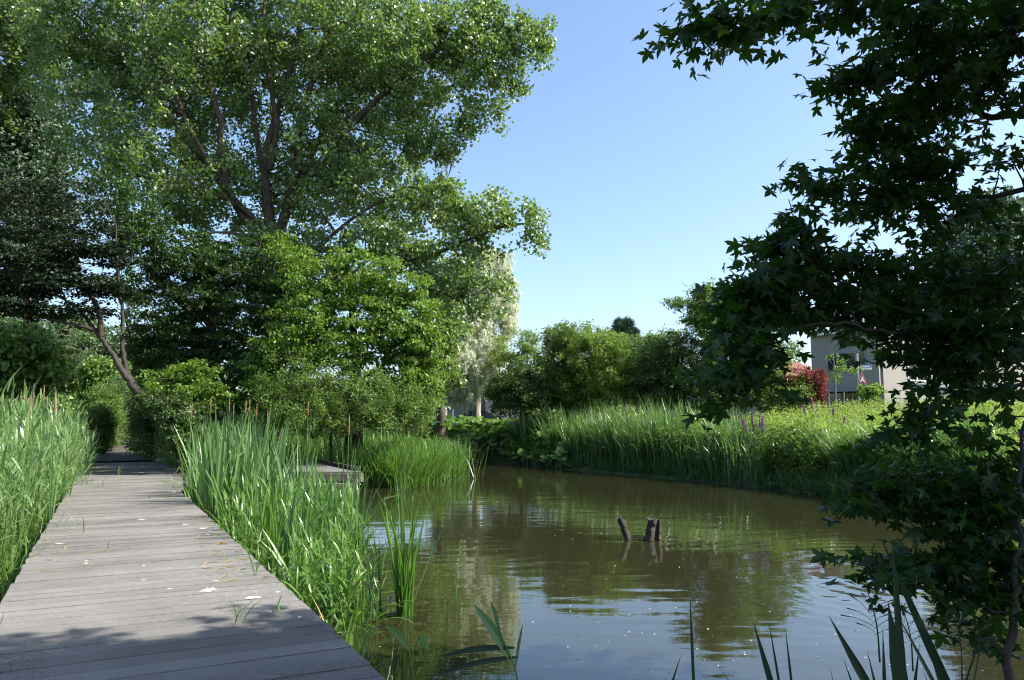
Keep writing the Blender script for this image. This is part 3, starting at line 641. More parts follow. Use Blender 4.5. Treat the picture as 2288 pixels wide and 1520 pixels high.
# hedges along the far path
hr = [(232, 905, 36, 50, 44, 'shrub'), (262, 880, 30, 40, 52, 'far'), (330, 900, 34, 66, 37, 'hedge'), (300, 900, 24, 34, 56, 'far'), (352, 905, 40, 50, 34, 'hedgedark'), (222, 940, 22, 30, 37, 'shrub'), (262, 925, 16, 26, 88, 'far')]
labs = ['tall clipped-looking green bush left of the shady path', 'pale bush at the end of the shady path', 'bush crowding the right edge of the shady path', 'pale-leaved bush behind the right path edge',
        'dark bush under the foot of the leaning tree', 'low bush at the near left corner of the shady path', 'farthest bush closing the end of the path']
for i, (x, y, rx, ry, Yd, mt) in enumerate(hr):
    tree('bush', labs[i], 'bush', [(P_((x, 975, 0), (x, y, 0), Y=Yd), .05, .02)], [ell(x, y, rx, ry, Yd, rx * Yd / FPX * 1.3, 130), ell(x, y + ry * .5, rx * 1.1, ry * .7, Yd, rx * Yd / FPX * 1.2, 60), ell(x, (y + 955 + 1.5 * FPX / Yd) / 2, rx * 1.05, (955 + 1.5 * FPX / Yd - y) / 2, Yd, rx * Yd / FPX, 120)],
         M[mt], M['barkdark'], 70 + i, per=40, cr=(.3, .3, .25), L=.10, shape='diamond', droop=.3, up=.6, gap=.2, gs=1.5, group='bushes along the shady path', twig=False)

tree('bush', 'low dark shrub hiding the foot of the two leaning stems', 'bush', [(P_((400, 990, 0), (396, 930, 0), Y=24), .04, .02)],
     [ell(356, 900, 40, 26, 24, .5, 60), ell(392, 930, 44, 36, 24, .6, 90), ell(365, 925, 30, 30, 24.4, .5, 40), ell(405, 975, 40, 40, 24, .6, 80)], M['hedgedark'], M['barkdark'], 88, per=30, cr=(.2, .2, .16), L=.085, shape='ovate', droop=.4, up=.8, soft=.25, gap=.3, gs=2, wide=1.3)
# white willow, second poplar
tree('white_willow', 'tall silvery white-leaved weeping tree behind the bend of the pond', 'tree',
 [(P_((1065, 935, 0), (1065, 820, 0), (1062, 700, 0), (1060, 600, 0), Y=50), .35, .1)],
 [ell(*a) for a in [(1070, 600, 75, 70, 50, 3, 240), (1085, 690, 72, 80, 50, 3, 270), (1040, 700, 60, 80, 49, 2.6, 200), (1050, 790, 70, 80, 48.5, 3, 280), (1100, 770, 30, 60, 50, 2, 80), (1045, 850, 50, 40, 48, 2, 130), (1135, 700, 26, 36, 50, 1.2, 26), (1112, 575, 40, 40, 50, 1.8, 60), (1130, 640, 30, 46, 50, 1.6, 60), (1000, 830, 40, 56, 48, 2, 110)]],
 M['willow'], M['barkpale'], 91, per=90, cr=(.45, .45, .8), L=.21, shape='narrow', droop=2.2, up=.2, gap=.35, gs=1.0, hang=.9, wide=1.5, fold=.1, rt=.01)
tree('poplar_tree', 'smaller poplar with a stout dark trunk in front of the silvery white tree', 'tree',
 [(P_((984, 925, 0), (985, 860, 0), (992, 790, 0), (1005, 700, 0), (1020, 620, 0), Y=42), .30, .1)],
 [ell(*a) for a in [(1010, 620, 60, 50, 42, 2, 60), (1030, 700, 34, 50, 41.5, 1.4, 34), (985, 700, 40, 70, 42, 2, 60), (1000, 780, 24, 50, 41.5, 1, 20), (1018, 850, 16, 20, 41.5, .6, 7)]],
 M['poplar'], M['bark'], 93, per=34, cr=(.5, .5, .5), L=.17, shape='round', droop=.9, up=.4, gap=.45, gs=1.4)

# shrub mass in front (right of the bench)
tree('large_shrub', 'large rounded grey-green shrub behind the jetty with dense small leaves', 'shrub',
 [(P_((740, 980, 0), (735, 900, 0), (730, 830, 0), Y=27), .06, .02), (P_((760, 980, 0), (800, 900, 0), (830, 840, 0), Y=26.6), .06, .02), (P_((700, 980, 0), (660, 900, 0), (640, 850, 0), Y=26.6), .05, .02)],
 [ell(*a) for a in [(700, 860, 90, 60, 25.5, 1.4, 200), (800, 880, 90, 60, 25.4, 1.4, 200), (640, 900, 60, 60, 25.2, 1.2, 110), (880, 910, 80, 50, 25.6, 1.2, 150), (740, 930, 150, 40, 24.8, 1.2, 180), (930, 930, 36, 32, 25.8, .8, 50), (600, 870, 30, 40, 25.4, .8, 30)]],
 M['shrub'], M['barkdark'], 95, per=52, cr=(.24, .24, .22), L=.062, shape='ovate', droop=.2, up=.6, soft=.2, gap=.4, gs=2.4, fold=.2, rt=.006, wide=1.3, jit=.4)

# far-bank hedgerow
hd = [
 (1140, 800, 60, 50, 47, 'hedgelight', 'light feathery tree just right of the silvery white tree', [(1180, 770, 20, 30)], 130),
 (1165, 865, 65, 62, 40, 'hedgedark', 'low dark bush at the left end of the far bank hedgerow', [(1130, 880, 40, 45), (1200, 850, 40, 50)], 190),
 (1265, 800, 62, 70, 41, 'hedge', 'round dark green bush in the hedgerow with a pointed left shoulder', [(1250, 760, 36, 36), (1230, 850, 50, 60), (1290, 860, 60, 60)], 200),
 (1330, 810, 75, 70, 40, 'hedgelight', 'light green bush in the middle of the hedgerow', [(1300, 770, 40, 40), (1370, 790, 44, 44), (1330, 870, 60, 40)], 210),
 (1440, 810, 60, 58, 41, 'hedge', 'mid green bush just below the pine top', [(1410, 850, 60, 60), (1480, 770, 40, 36)], 190),
 (1530, 830, 80, 80, 40, 'hedgedark', 'dark broad bush between the middle bush and the tall tree', [(1470, 870, 70, 60), (1560, 770, 50, 50)], 250),
 (1625, 760, 62, 90, 39, 'hedge', 'tallest tree of the hedgerow with long sprays reaching left', [(1592, 690, 44, 54), (1640, 690, 34, 40), (1540, 684, 40, 13), (1502, 678, 22, 7), (1600, 850, 60, 60), (1562, 712, 40, 22), (1575, 655, 36, 16)], 220),
 (1710, 800, 60, 100, 40, 'hedge', 'tree behind the hanging maple at the right end of the hedgerow', [(1690, 720, 40, 50), (1700, 870, 60, 50)], 210),
 (1770, 880, 40, 44, 38, 'shrub', 'low sunlit bush directly left of the dark red bush', [(1745, 900, 40, 30)], 110),
]
for i, (x, y, rx, ry, Yd, mt, lab, ex_, n) in enumerate(hd):
    k = Yd / FPX
    tree('hedgerow_tree', lab, 'tree', [(P_((x, 925, 0), (x - 4, 860, 0), (x, y, 0), Y=Yd), .10, .03), (P_((x, 900, 0), (x + 20, 840, -.4), (x + 26, y - ry * .3, -.6), Y=Yd), .06, .02), (P_((x, 900, 0), (x - 22, 840, .4), (x - 28, y - ry * .2, .6), Y=Yd), .06, .02)],
         [ell(x, y, rx * 1.12, ry, Yd, rx * k * 1.1, int(n * 1.1)), ell(x, 880, rx * 1.25, 40, Yd + .6, rx * k, n // 3)] + [ell(a, b_, c_, d_, Yd - .3, min(1.4, c_ * k), max(6, int(n * c_ * d_ / (rx * ry)))) for a, b_, c_, d_ in ex_],
         M[mt], M['barkdark'], 110 + i, per=56, cr=(.36, .36, .26), L=.10, shape='diamond', droop=.3, up=.6, gap=.28, gs=1.6, group='hedgerow on the far bank', rt=.008, shell=.5, soft=.16)
# thin whippy shoots on top of some hedgerow trees
def shoots(px, py, w_, h_, Yd, n, mt, seed, lean=0.0):
    rng = np.random.RandomState(seed); ac = Acc(); LC = []; LA = []
    for k in range(n):
        b = D(px + rng.uniform(-w_, w_), py + rng.uniform(0, 20), Yd + rng.uniform(-.5, .5)); l = h_ * Yd / FPX * rng.uniform(.5, 1.1)
        d = nrm(np.array([rng.normal(lean, .35), rng.normal(0, .3), 1.0])); P = np.array([b + d * l * t + np.array([d[0], d[1], -.3]) * l * .25 * t * t for t in np.linspace(0, 1, 6)])
        ac.tubes(P[None], np.linspace(.012, .003, 6)[None], 3)
        for t in np.linspace(.1, 1, 26):
            j = min(4, int(t * 5)); q = P[j] + (P[j + 1] - P[j]) * (t * 5 - j); LC.append(q + rng.normal(0, .03, 3)); LA.append(nrm(d * .4 + rng.normal(size=3)))
    return ac, np.array(LC), np.array(LA)
for i, (px, py, w_, h_, Yd, n, mt, lab, ln) in enumerate([(1280, 745, 50, 40, 41, 26, 'hedgelight', 'wispy see-through shoots rising above the round dark green bush', .1), (1345, 760, 20, 26, 41, 10, 'hedgelight', 'short wispy shoots just left of the pine top', 0),
        (1470, 765, 40, 44, 42, 16, 'hedgelight', 'wispy shoots right of the pine top', 0), (1185, 765, 26, 40, 46, 12, 'hedgelight', 'thin shoots above the feathery light tree', .2), (1600, 668, 60, 50, 39, 22, 'hedgelight', 'arching sprays on top of the tallest hedgerow tree', -.4)]):
    ac, LC, LA = shoots(px, py, w_, h_, Yd, n, mt, 300 + i, ln)
    e = empty('sapling', lab, 'sapling', LC[0], 'wispy shoots above the hedgerow'); ac.build('stem', M['barkdark'], e); rng = np.random.RandomState(i)
    leaves('foliage', LC, nrm(rng.normal(size=LC.shape) + [0, 0, .6]), LA, rng.uniform(.06, .13, len(LC)), 'diamond', M[mt], e)
# pine top
rng = np.random.RandomState(140)
e = empty('pine_tree', 'blue-green pine top poking up behind the middle of the hedgerow', 'tree', D(1395, 930, 52))
mb = MB(); mb.tube([D(1395, 930, 52), D(1396, 840, 52), D(1394, 735, 52)], [.16, .12, .03], 8); mb.build('trunk', M['barkdark'], e, True)
C = []; A = []
for k in range(150):
    t = rng.rand(); z = 724 + 85 * t; w_ = (12 + 46 * t) * rng.rand() ** .5; a = rng.rand() * 6.28
    tip = D(1394 + w_ * math.cos(a), z - 8 * rng.rand(), 52 + w_ * math.sin(a) * 52 / FPX); n = 90
    d = nrm(rng.normal(size=(n, 3)) + [math.cos(a) * .6, math.sin(a) * .6, 1.0]); C.append(tip + d * rng.uniform(0, .12, (n, 1))); A.append(d)
C = np.vstack(C); A = np.vstack(A); leaves('crown', C, nrm(rng.normal(size=C.shape)), A, rng.uniform(.3, .5, len(C)), 'narrow', M['pine'], e, wide=.5)
# dark red bush, yellow-green shrub, pale tree behind the maple
tree('plum_bush', 'dark red-leaved bush in front of the brick house', 'bush', [(P_((1805, 925, 0), (1802, 880, 0), Y=38), .05, .02)],
 [ell(1800, 858, 46, 36, 38, 1.0, 130), ell(1772, 872, 36, 36, 38, .8, 70), ell(1825, 890, 26, 36, 38, .7, 60), ell(1800, 905, 44, 24, 38, .9, 70), ell(1835, 835, 12, 14, 38, .4, 10)], M['plum'], M['barkdark'], 150, per=46, cr=(.2, .2, .2), L=.075, shape='ovate', droop=.2, up=.4, gap=.2, gs=2, wide=1.3)
tree('shrub', 'small glowing yellow-green shrub right of the road sign post', 'shrub', [(P_((1952, 925, 0), (1952, 880, 0), Y=40), .03, .015)],
 [ell(1950, 872, 30, 12, 40, .6, 40), ell(1945, 890, 26, 14, 40, .6, 26)], M['hedgelight'], M['barkdark'], 151, per=34, cr=(.2, .2, .12), L=.11, shape='ovate', droop=.4, up=.8, gap=.2, wide=1.4)
tree('background_tree', 'large pale grey-green tree behind the hanging maple on the right', 'tree', [(P_((2210, 900, 0), (2205, 760, 0), (2200, 600, 0), Y=56), .4, .1)],
 [ell(2200, 560, 110, 110, 56, 3.5, 260), ell(2120, 640, 90, 80, 56, 3, 140), ell(2270, 640, 80, 90, 56, 3, 140), ell(2230, 470, 50, 50, 56, 2, 60)], M['bluepoplar'], M['bark'], 152, per=44, cr=(.7, .7, .6), L=.22, shape='round', droop=.7, up=.4, gap=.3, gs=.8)
tree('staked_sapling', 'thin young street tree with sparse light leaves before the brick house', 'tree', [(P_((1866, 915, 0), (1865, 850, 0), (1862, 790, 0), Y=41), .035, .02), (P_((1866, 836, 0), (1885, 832, 0), (1905, 822, 0), (1925, 828, 0), Y=41), .012, .006), (P_((1864, 822, 0), (1854, 806, 0), (1845, 795, 0), Y=41), .012, .006)],
 [ell(1868, 812, 20, 22, 41, .5, 16), ell(1905, 828, 26, 7, 41, .4, 14), ell(1862, 850, 20, 14, 41, .4, 10)], M['hedgelight'], M['barkpale'], 153, per=12, cr=(.2, .2, .14), L=.11, shape='ovate', gap=.1, wide=1.2, rt=.004)
#SPLIT2
# ------------------------------------------------------------------ houses, signs, car beyond the far bank
def brickmat(name, c, mortar, sc=4.0):
    m, nt, p, out = newmat(name); L = nt.links
    tc = node(nt, 'ShaderNodeTexCoord'); mp = node(nt, 'ShaderNodeMapping'); mp.inputs['Rotation'].default_value = (math.pi / 2, 0, 0)
    br = node(nt, 'ShaderNodeTexBrick', Scale=sc); br.inputs['Color1'].default_value = (*c, 1); br.inputs['Color2'].default_value = (*[x * .85 for x in c], 1); br.inputs['Mortar'].default_value = (*mortar, 1)
    br.inputs['Mortar Size'].default_value = .012; br.inputs['Brick Width'].default_value = .84; br.inputs['Row Height'].default_value = .26
    L.new(tc.outputs['Object'], mp.inputs[0]); L.new(mp.outputs[0], br.inputs['Vector']); L.new(br.outputs[0], p.inputs['Base Color']); p.inputs['Roughness'].default_value = .9
    return m
M['brick'] = brickmat('pale_brick', (.36, .33, .29), (.24, .22, .20)); M['render'] = plain('cream_wall', (.25, .235, .205), .85, .05, 1.5)
M['frame'] = plain('grey_frame', (.22, .26, .28), .5, .05); M['whitep'] = plain('white_paint', (.8, .8, .8), .5, .04)
M['glass'] = plain('window_glass', (.02, .028, .035), .06, .2, 2, spec=.8); M['roofm'] = plain('roof_sheet', (.16, .16, .17), .8, .15)
def wallbox(mb, a, b, z0, z1, th=.25):
    a = np.array(a, float); b = np.array(b, float); d = nrm(b - a); c = (a + b) / 2
    mb.box((*c, (z0 + z1) / 2), np.linalg.norm(b - a), th, z1 - z0, (*d, 0), (-d[1], d[0], 0))
def zat(py, Yd): return D(1144, py, Yd)[2]
def window(parent, a, b, u0, u1, z0, z1, n, frame):
    a = np.array(a, float); b = np.array(b, float); d = nrm(b - a); nn = np.array([d[1], -d[0]])
    if nn[1] > 0: nn = -nn
    c = a + d * (u0 + u1) / 2 + nn * .135; w_ = u1 - u0; ax = (*d, 0); ay = (-nn[0], -nn[1], 0)
    f = MB()
    for z in (z0, z1): f.box((*c, z), w_ + .08, .08, .08, ax, ay)
    for k in range(n + 1): f.box((*(a + d * (u0 + w_ * k / n) + nn * .137), (z0 + z1) / 2), .07, .07, z1 - z0 - .08, ax, ay)
    fo = f.build('window', frame, parent); g = MB(); g.box((*(c - nn * .0), (z0 + z1) / 2), w_ - .02, .03, z1 - z0 - .06, ax, ay); g.build('pane', M['glass'], fo)
c0 = D(1965, 800, 50)[:2]; cl = D(1815, 800, 54)[:2]; cr_ = c0 + nrm(np.array([.82, .573])) * 30; bk = cl + (cr_ - c0)
hs = empty('house', 'pale brick house with flat roof, shaded front and sunlit side, behind the road sign', 'house', (*c0, 1.5))
z1 = zat(738, 50); mb = MB()
dl = nrm(cl - c0); dr = nrm(cr_ - c0)
wallbox(mb, cl, c0 + dr * .0, zat(866, 50), z1); mb.build('wall', M['brick'], hs)
mb = MB(); wallbox(mb, c0 + dr * .13, cr_, 1.2, z1); mb.build('wall', M['render'], hs)
mb = MB(); wallbox(mb, cl + dr * .13, bk, 1.2, z1); wallbox(mb, bk, cr_, 1.2, z1); mb.build('wall', M['brick'], hs)
mb = MB(); wallbox(mb, cl + dr * .8 , c0 + dr * .8 , 1.2, zat(866, 50) - .02); mb.build('recessed_front', M['glass'], hs)
mb = MB(); cc = (cl + cr_) / 2; mb.box((*((c0 + bk) / 2), z1 + .12), 31, np.linalg.norm(cl - c0) * 1.0, .24, (*dr, 0), (-dr[1], dr[0], 0)); mb.build('roof', M['whitep'], hs)
mb = MB(); nn = -dr; wallbox(mb, cl + nn * .3, c0 + nn * .3 , zat(873, 50), zat(863, 50), .5); mb.build('canopy', M['frame'], hs)
Lw = np.linalg.norm(cl - c0)
window(hs, c0, cl, Lw * .18, Lw * .74, zat(827, 51.5), zat(788, 51.5), 4, M['frame'])
for u in (3.2, 8.5, 14): window(hs, c0, cr_, u, u + 2.2, zat(850, 52) , zat(850, 52) + 1.5, 2, M['whitep']); window(hs, c0, cr_, u, u + 2.2, zat(800, 52), zat(800, 52) + 1.4, 2, M['whitep'])
for i, (px, py, lab) in enumerate([(2090, 862, 'white flat porch canopy on the sunlit house side, left one'), (2228, 862, 'white flat porch canopy on posts at the right end of the sunlit house side')]):
    e = empty('porch', lab, 'porch', D(px, 900, 46)); c = D(px, py, 46)
    mb = MB(); mb.box(c, 1.7, 1.2, .22); mb.build('canopy', M['whitep'], e)
    for s in (-.7, .7): mb = MB(); mb.box((c[0] + s, c[1] - .4, (c[2] - .11 + 1.5) / 2), .1, .1, c[2] - .11 - 1.5); mb.build('post', M['whitep'], e)
# red roofed house glimpse and far cream house
M['redroof'] = plain('red_tiles', (.22, .09, .065), .85, .2, 5)
def simple_house(name, label, px0, px1, ytop, yroof, Yd, wall, roofm, wins, flat=False):
    a = D(px0, 900, Yd); b_ = D(px1, 900, Yd); e = empty(name, label, 'house', ((a[0] + b_[0]) / 2, Yd, 1.5))
    zt = zat(ytop, Yd); dp = 8
    mb = MB(); mb.box(((a[0] + b_[0]) / 2, Yd + dp / 2, (zt + .8) / 2), b_[0] - a[0], dp, zt - .8); mb.build('wall', wall, e)
    zr = zat(yroof, Yd); x0, x1 = a[0] - .3, b_[0] + .3; y0, y1 = Yd - .35, Yd + dp + .35; mb = MB()
    if flat: mb.box(((x0 + x1) / 2, Yd + dp / 2, zt + .15), x1 - x0, dp + .7, .3)
    else:
        ym = (y0 + y1) / 2
        mb.add([(x0, y0, zt), (x1, y0, zt), (x1, y1, zt), (x0, y1, zt), (x0, ym, zr), (x1, ym, zr)], Q=[[0, 1, 5, 4], [2, 3, 4, 5], [3, 2, 1, 0]], T=[[0, 4, 3], [1, 2, 5]])
    mb.build('roof', roofm, e)
    for w0, w1, yt, yb_ in wins:
        p0 = D(w0, yt, Yd); p1 = D(w1, yb_, Yd); c = (p0 + p1) / 2; ww = abs(p1[0] - p0[0]); hh = abs(p1[2] - p0[2])
        f = MB(); 
        for s in (-1, 1): f.box((c[0] + s * ww / 2, Yd - .03, c[2]), .09, .1, hh + .09); f.box((c[0], Yd - .032, c[2] + s * hh / 2), ww - .09, .09, .09)
        fo = f.build('window', M['whitep'], e); g = MB(); g.box((c[0], Yd - .01, c[2]), ww - .05, .04, hh - .05); g.build('pane', M['glass'], fo)
simple_house('house', 'cream-walled house glimpsed under the silvery white tree', 1000, 1083, 862, 858, 78, M['render'], M['whitep'], [(1060, 1078, 878, 886), (1012, 1036, 876, 888)], True)
simple_house('house', 'grey house with white roof edge just left of the dark hedgerow bush', 1085, 1160, 843, 838, 72, M['brick'], M['whitep'], [(1088, 1112, 866, 884)], True)
simple_house('house', 'red-roofed house glimpsed between maple leaves left of the brick house', 1690, 1822, 840, 800, 62, M['render'], M['redroof'], [(1740, 1770, 850, 880)])
simple_house('house', 'low red-roofed house barely seen through the middle of the hedgerow', 1270, 1330, 895, 868, 66, M['render'], M['redroof'], [(1290, 1300, 899, 905)])
# road sign pole
M['steel'] = plain('galvanised_steel', (.42, .46, .46), .4, .08, 20, metal=.5); M['blue'] = plain('sign_blue', (.03, .10, .42), .4, .03); M['red'] = plain('sign_red', (.62, .02, .025), .4, .05)
M['black'] = plain('sign_black', (.01, .01, .01), .5, 0); M['signw'] = plain('sign_white', (.85, .85, .85), .4, .02)
Ys = 42; pb = D(1921, 915, Ys); pb[2] = float(tz(pb[0], pb[1]))
sg = empty('road_sign', 'grey post with a red-bordered triangular speed hump sign under a blue street name plate', 'road sign', pb)
mb = MB(); zt = zat(790, Ys); mb.tube([pb - [0, 0, .3], [pb[0], pb[1], zt]], [.055, .055], 12); mb.build('pole', M['steel'], sg, True)
def prism(mb, pts, y0, y1):
    n = len(pts); V = [(x, y0, z) for x, z in pts] + [(x, y1, z) for x, z in pts]; c = np.mean(pts, 0); V += [(c[0], y0, c[1]), (c[0], y1, c[1])]
    mb.add(V, Q=[[i, (i + 1) % n, n + (i + 1) % n, n + i] for i in range(n)], T=[[(i + 1) % n, i, 2 * n] for i in range(n)] + [[n + i, n + (i + 1) % n, 2 * n + 1] for i in range(n)])
tc_ = D(1925, 846, Ys); hw, zb, zt_ = 10.3 * Ys / FPX, zat(859, Ys), zat(833, Ys); cx = tc_[0]
def tri(s):
    cz = zb + (zt_ - zb) / 3; P = [(cx - hw, zb), (cx + hw, zb), (cx, zt_)]
    return [(cx + (x - cx) * s, cz + (z - cz) * s) for x, z in P]
for nm, s, y, mt in [('back_plate', 1.0, .085, 'signw'), ('border', .93, .091, 'red'), ('face', .58, .097, 'signw')]:
    mb = MB(); prism(mb, tri(s), Ys - y, Ys - y + .012 if nm != 'back_plate' else Ys - .06); mb.build(nm, M[mt], sg)
mb = MB(); k = hw; zz = zb + (zt_ - zb) * .15
prism(mb, [(cx - .38 * k, zz), (cx + .38 * k, zz), (cx + .30 * k, zz + .08 * k), (cx + .12 * k, zz + .30 * k), (cx - .12 * k, zz + .30 * k), (cx - .30 * k, zz + .08 * k)], Ys - .103, Ys - .09); mb.build('symbol', M['black'], sg)
n0 = D(1923, 816, Ys); n1 = D(1947, 826, Ys)
mb = MB(); mb.box(((n0[0] + n1[0]) / 2, Ys - .06, (n0[2] + n1[2]) / 2), n1[0] - n0[0], .02, n0[2] - n1[2]); np_ = mb.build('name_plate', M['signw'], sg)
mb = MB(); mb.box(((n0[0] + n1[0]) / 2, Ys - .075, n0[2] - (n0[2] - n1[2]) * .31), (n1[0] - n0[0]) * .95, .01, (n0[2] - n1[2]) * .52); mb.build('blue_field', M['blue'], sg)
mb = MB(); rng = np.random.RandomState(8)
for k in range(9): mb.box((n0[0] + (n1[0] - n0[0]) * (.16 + .078 * k), Ys - .083, n0[2] - (n0[2] - n1[2]) * .33), .034, .006, .05 + .03 * (k in (0, 3, 6)))
mb.build('lettering', M['signw'], sg)
# stakes in the meadow
for i, (px, yt, yb_, Yd, lab) in enumerate([(1851, 879, 935, 34, 'pale wooden stake with a dark cap standing in the meadow below the red bush'), (1885, 876, 905, 40, 'shorter pale stake left of the road sign'), (1866, 840, 905, 40.7, 'grey stake tied to the thin street tree')]):
    b_ = D(px, yb_, Yd); t_ = D(px, yt, Yd); z0 = float(tz(b_[0], b_[1])) - .2; e = empty('stake', lab, 'stake', (b_[0], b_[1], z0), 'stakes by the road')
    mb = MB(); mb.tube([(b_[0], b_[1], z0), t_], [.04, .035], 8); mb.build('pole', M['barkpale'], e, True)
    if i == 0: mb = MB(); mb.tube([t_ + [0, 0, -.12], t_ + [0, 0, .02]], [.055, .05], 8); mb.build('cap', plain('stake_cap', (.05, .1, .06), .5), e)
# lamp post, sign, parked car near the bend
lp = D(995, 915, 56); e = empty('lamp_post', 'slim white lamp post right of the stout poplar trunk', 'lamp post', (lp[0], lp[1], 1.6))
mb = MB(); mb.tube([(lp[0], lp[1], 1.4), (lp[0], lp[1], zat(700, 56))], [.07, .05], 10); mb.build('pole', M['whitep'], e, True)
mb = MB(); mb.tube([(lp[0], lp[1], zat(700, 56)), (lp[0] + .3, lp[1], zat(696, 56)), (lp[0] + .7, lp[1], zat(697, 56))], [.06, .09, .05], 8); mb.build('lantern', M['steel'], e, True)
a = D(997, 884, 60); b_ = D(1014, 889, 60); e = empty('sign', 'narrow blue sign board beside the slim white lamp post', 'sign', ((a[0] + b_[0]) / 2, 60, 1.6))
mb = MB(); mb.box(((a[0] + b_[0]) / 2, 60, (a[2] + b_[2]) / 2), b_[0] - a[0], .05, a[2] - b_[2]); mb.build('board', M['blue'], e)
for x in (a[0] + .06, b_[0] - .06): mb = MB(); mb.tube([(x, 60.06, 1.4), (x, 60.06, a[2])], [.03, .03], 6); mb.build('post', M['steel'], e)
def car(px, Yd, lab, paint, L_=4.2):
    c = D(px, 900, Yd); z0 = 1.72; e = empty('parked_car', lab, 'car', (c[0], c[1], z0), 'cars parked along the road')
    x = c[0]; y = c[1]; pr = [(-2.1, .35), (-2.08, .75), (-1.5, .9), (-1.05, .95), (-.55, 1.38), (.8, 1.42), (1.45, 1.0), (2.0, .92), (2.1, .6), (2.08, .32)]
    mb = MB(); prism(mb, [(x + a_, z0 + b_) for a_, b_ in pr], y - .85, y + .85); mb.build('body', paint, e)
    for s0, s1 in ((-.82, .05), (.12, 1.1)):
        mb = MB(); prism(mb, [(x + s0 , z0 + 1.0), (x + s1, z0 + 1.0), (x + min(s1, .85), z0 + 1.32), (x + max(s0, -.5), z0 + 1.32)], y - .862, y - .84); mb.build('window', M['glass'], e)
    for s in (-1.3, 1.3):
        mb = MB(); mb.tube([(x + s, y - .88, z0 + .32), (x + s, y - .66, z0 + .32)], [.32, .32], 16); w = mb.build('wheel', M['black'], e)
        mb = MB(); mb.tube([(x + s, y - .84, z0 + .32), (x + s, y - .885, z0 + .32)], [.19, .17], 12); mb.build('rim', M['steel'], w)
car(1062, 60, 'dark car parked below the cream house with glinting windscreen', plain('dark_car_paint', (.02, .03, .04), .2, .02, spec=.8))
car(960, 60, 'silver car roof glimpsed left of the stout poplar trunk', plain('silver_car_paint', (.5, .52, .54), .25, .02, metal=.3))
car(2222, 44, 'pale silver car half hidden by grass below the right porch', plain('pale_car_paint', (.55, .57, .6), .25, .02, metal=.3))

# ------------------------------------------------------------------ reeds and bank plants
UP = np.array([0, 0, 1.0])
def zb_(xy): return tz(xy[:, 0], xy[:, 1])
def reedbed(name, label, cat, poly, n, h, mat, seed, wd=.022, lean=.12, bend=.5, kind='stuff', S=6, clump=.45, fold=0, hvar=.22, dead=.04, sink=.1, group=None, az0=None, azs=9, hfun=None, per=7, spread=.09):
    """cattail / sedge style: tufts of blades rising from the base"""
    rng = np.random.RandomState(seed); q = scatter(rng, poly, max(1, n // per), clump, seed)
    q = np.repeat(q, per, 0); tuft = np.repeat(rng.rand(len(q) // per), per); q = q + rng.normal(0, spread, q.shape)
    z = np.maximum(zb_(q), -.25) - sink; H = h * rng.uniform(1 - hvar, 1 + hvar * .6, len(q)) * (.72 + .38 * tuft) * (1 + .22 * wob(np.c_[q, q[:, 0] * 0], .8, seed + 5)); taz = np.repeat(rng.uniform(0, 6.28, len(q) // per), per); tl = np.repeat(np.abs(rng.normal(0, lean * .8, len(q) // per)), per)
    if hfun is not None: H = H * hfun(q)
    B = np.c_[q, z]; az = taz + rng.normal(0, 1.1, len(q)) if az0 is None else rng.normal(az0, azs, len(q))
    bb = np.abs(rng.normal(bend * .6, bend * .6, len(q))) + (rng.rand(len(q)) < .07) * rng.uniform(.8, 2, len(q))
    ac = Acc(); ac.blades(rng, B, H, wd * rng.uniform(.6, 1.35, len(q)), az, np.abs(rng.normal(0, lean, len(q))) + tl, bb, rnd=np.clip(rng.normal(.1, .2, len(q)) + tuft * .75, 0, 1), S=S, power=2.2, fold=fold)
    o = ac.build(name, mat); tag(o, label, cat, group, kind); return o, q
def phrag(name, label, poly, n, h, mat, seed, az0=0.0, leaf=.42, wd=.024, per=10, clump=.4, hfun=None, S=5, azs=1.2):
    """common reed: a stem with alternate drooping leaves"""
    rng = np.random.RandomState(seed); q = scatter(rng, poly, n, clump, seed); z = np.maximum(zb_(q), -.25) - .1
    H = h * rng.uniform(.78, 1.12, n)
    if hfun is not None: H = H * hfun(q)
    B = np.c_[q, z]; ac = Acc(); az = rng.normal(az0, azs, n); th = np.abs(rng.normal(.05, .05, n)); bd_ = np.abs(rng.normal(.14, .1, n))
    P = ac.blades(rng, B, H, np.full(n, .009), az, th, bd_, rnd=rng.uniform(.6, 1, n), S=7, power=2, tipf=.3, base_w=1)
    t = np.linspace(.16, 1.0, per); j = np.minimum((t * 6).astype(int), 5); f = (t * 6 - j)[None, :, None]
    C = (P[:, j] * (1 - f) + P[:, np.minimum(j + 1, 6)] * f).reshape(-1, 3)
    m = n * per; a2 = rng.normal(az0, 1.1, m) + np.tile(np.arange(per) % 2 * math.pi, n) * .9
    ht = np.tile(t, n); l = leaf * (.7 + .45 * np.sin(ht * math.pi)) * rng.uniform(.7, 1.3, m); th0 = np.where(ht > .9, .15, .55) + rng.normal(0, .15, m)
    ac.blades(rng, C, l, wd * rng.uniform(.7, 1.2, m), a2, th0, rng.uniform(.3, 1.5, m) * np.where(ht > .9, .5, 1), S=S, power=1.3, base_w=.7, rnd=np.clip(rng.normal(.45, .25, m) , 0, 1))
    o = ac.build(name, mat); return tag(o, label, 'reeds', None, 'stuff')
def B2(t, s): return BW(t, s)[:2]
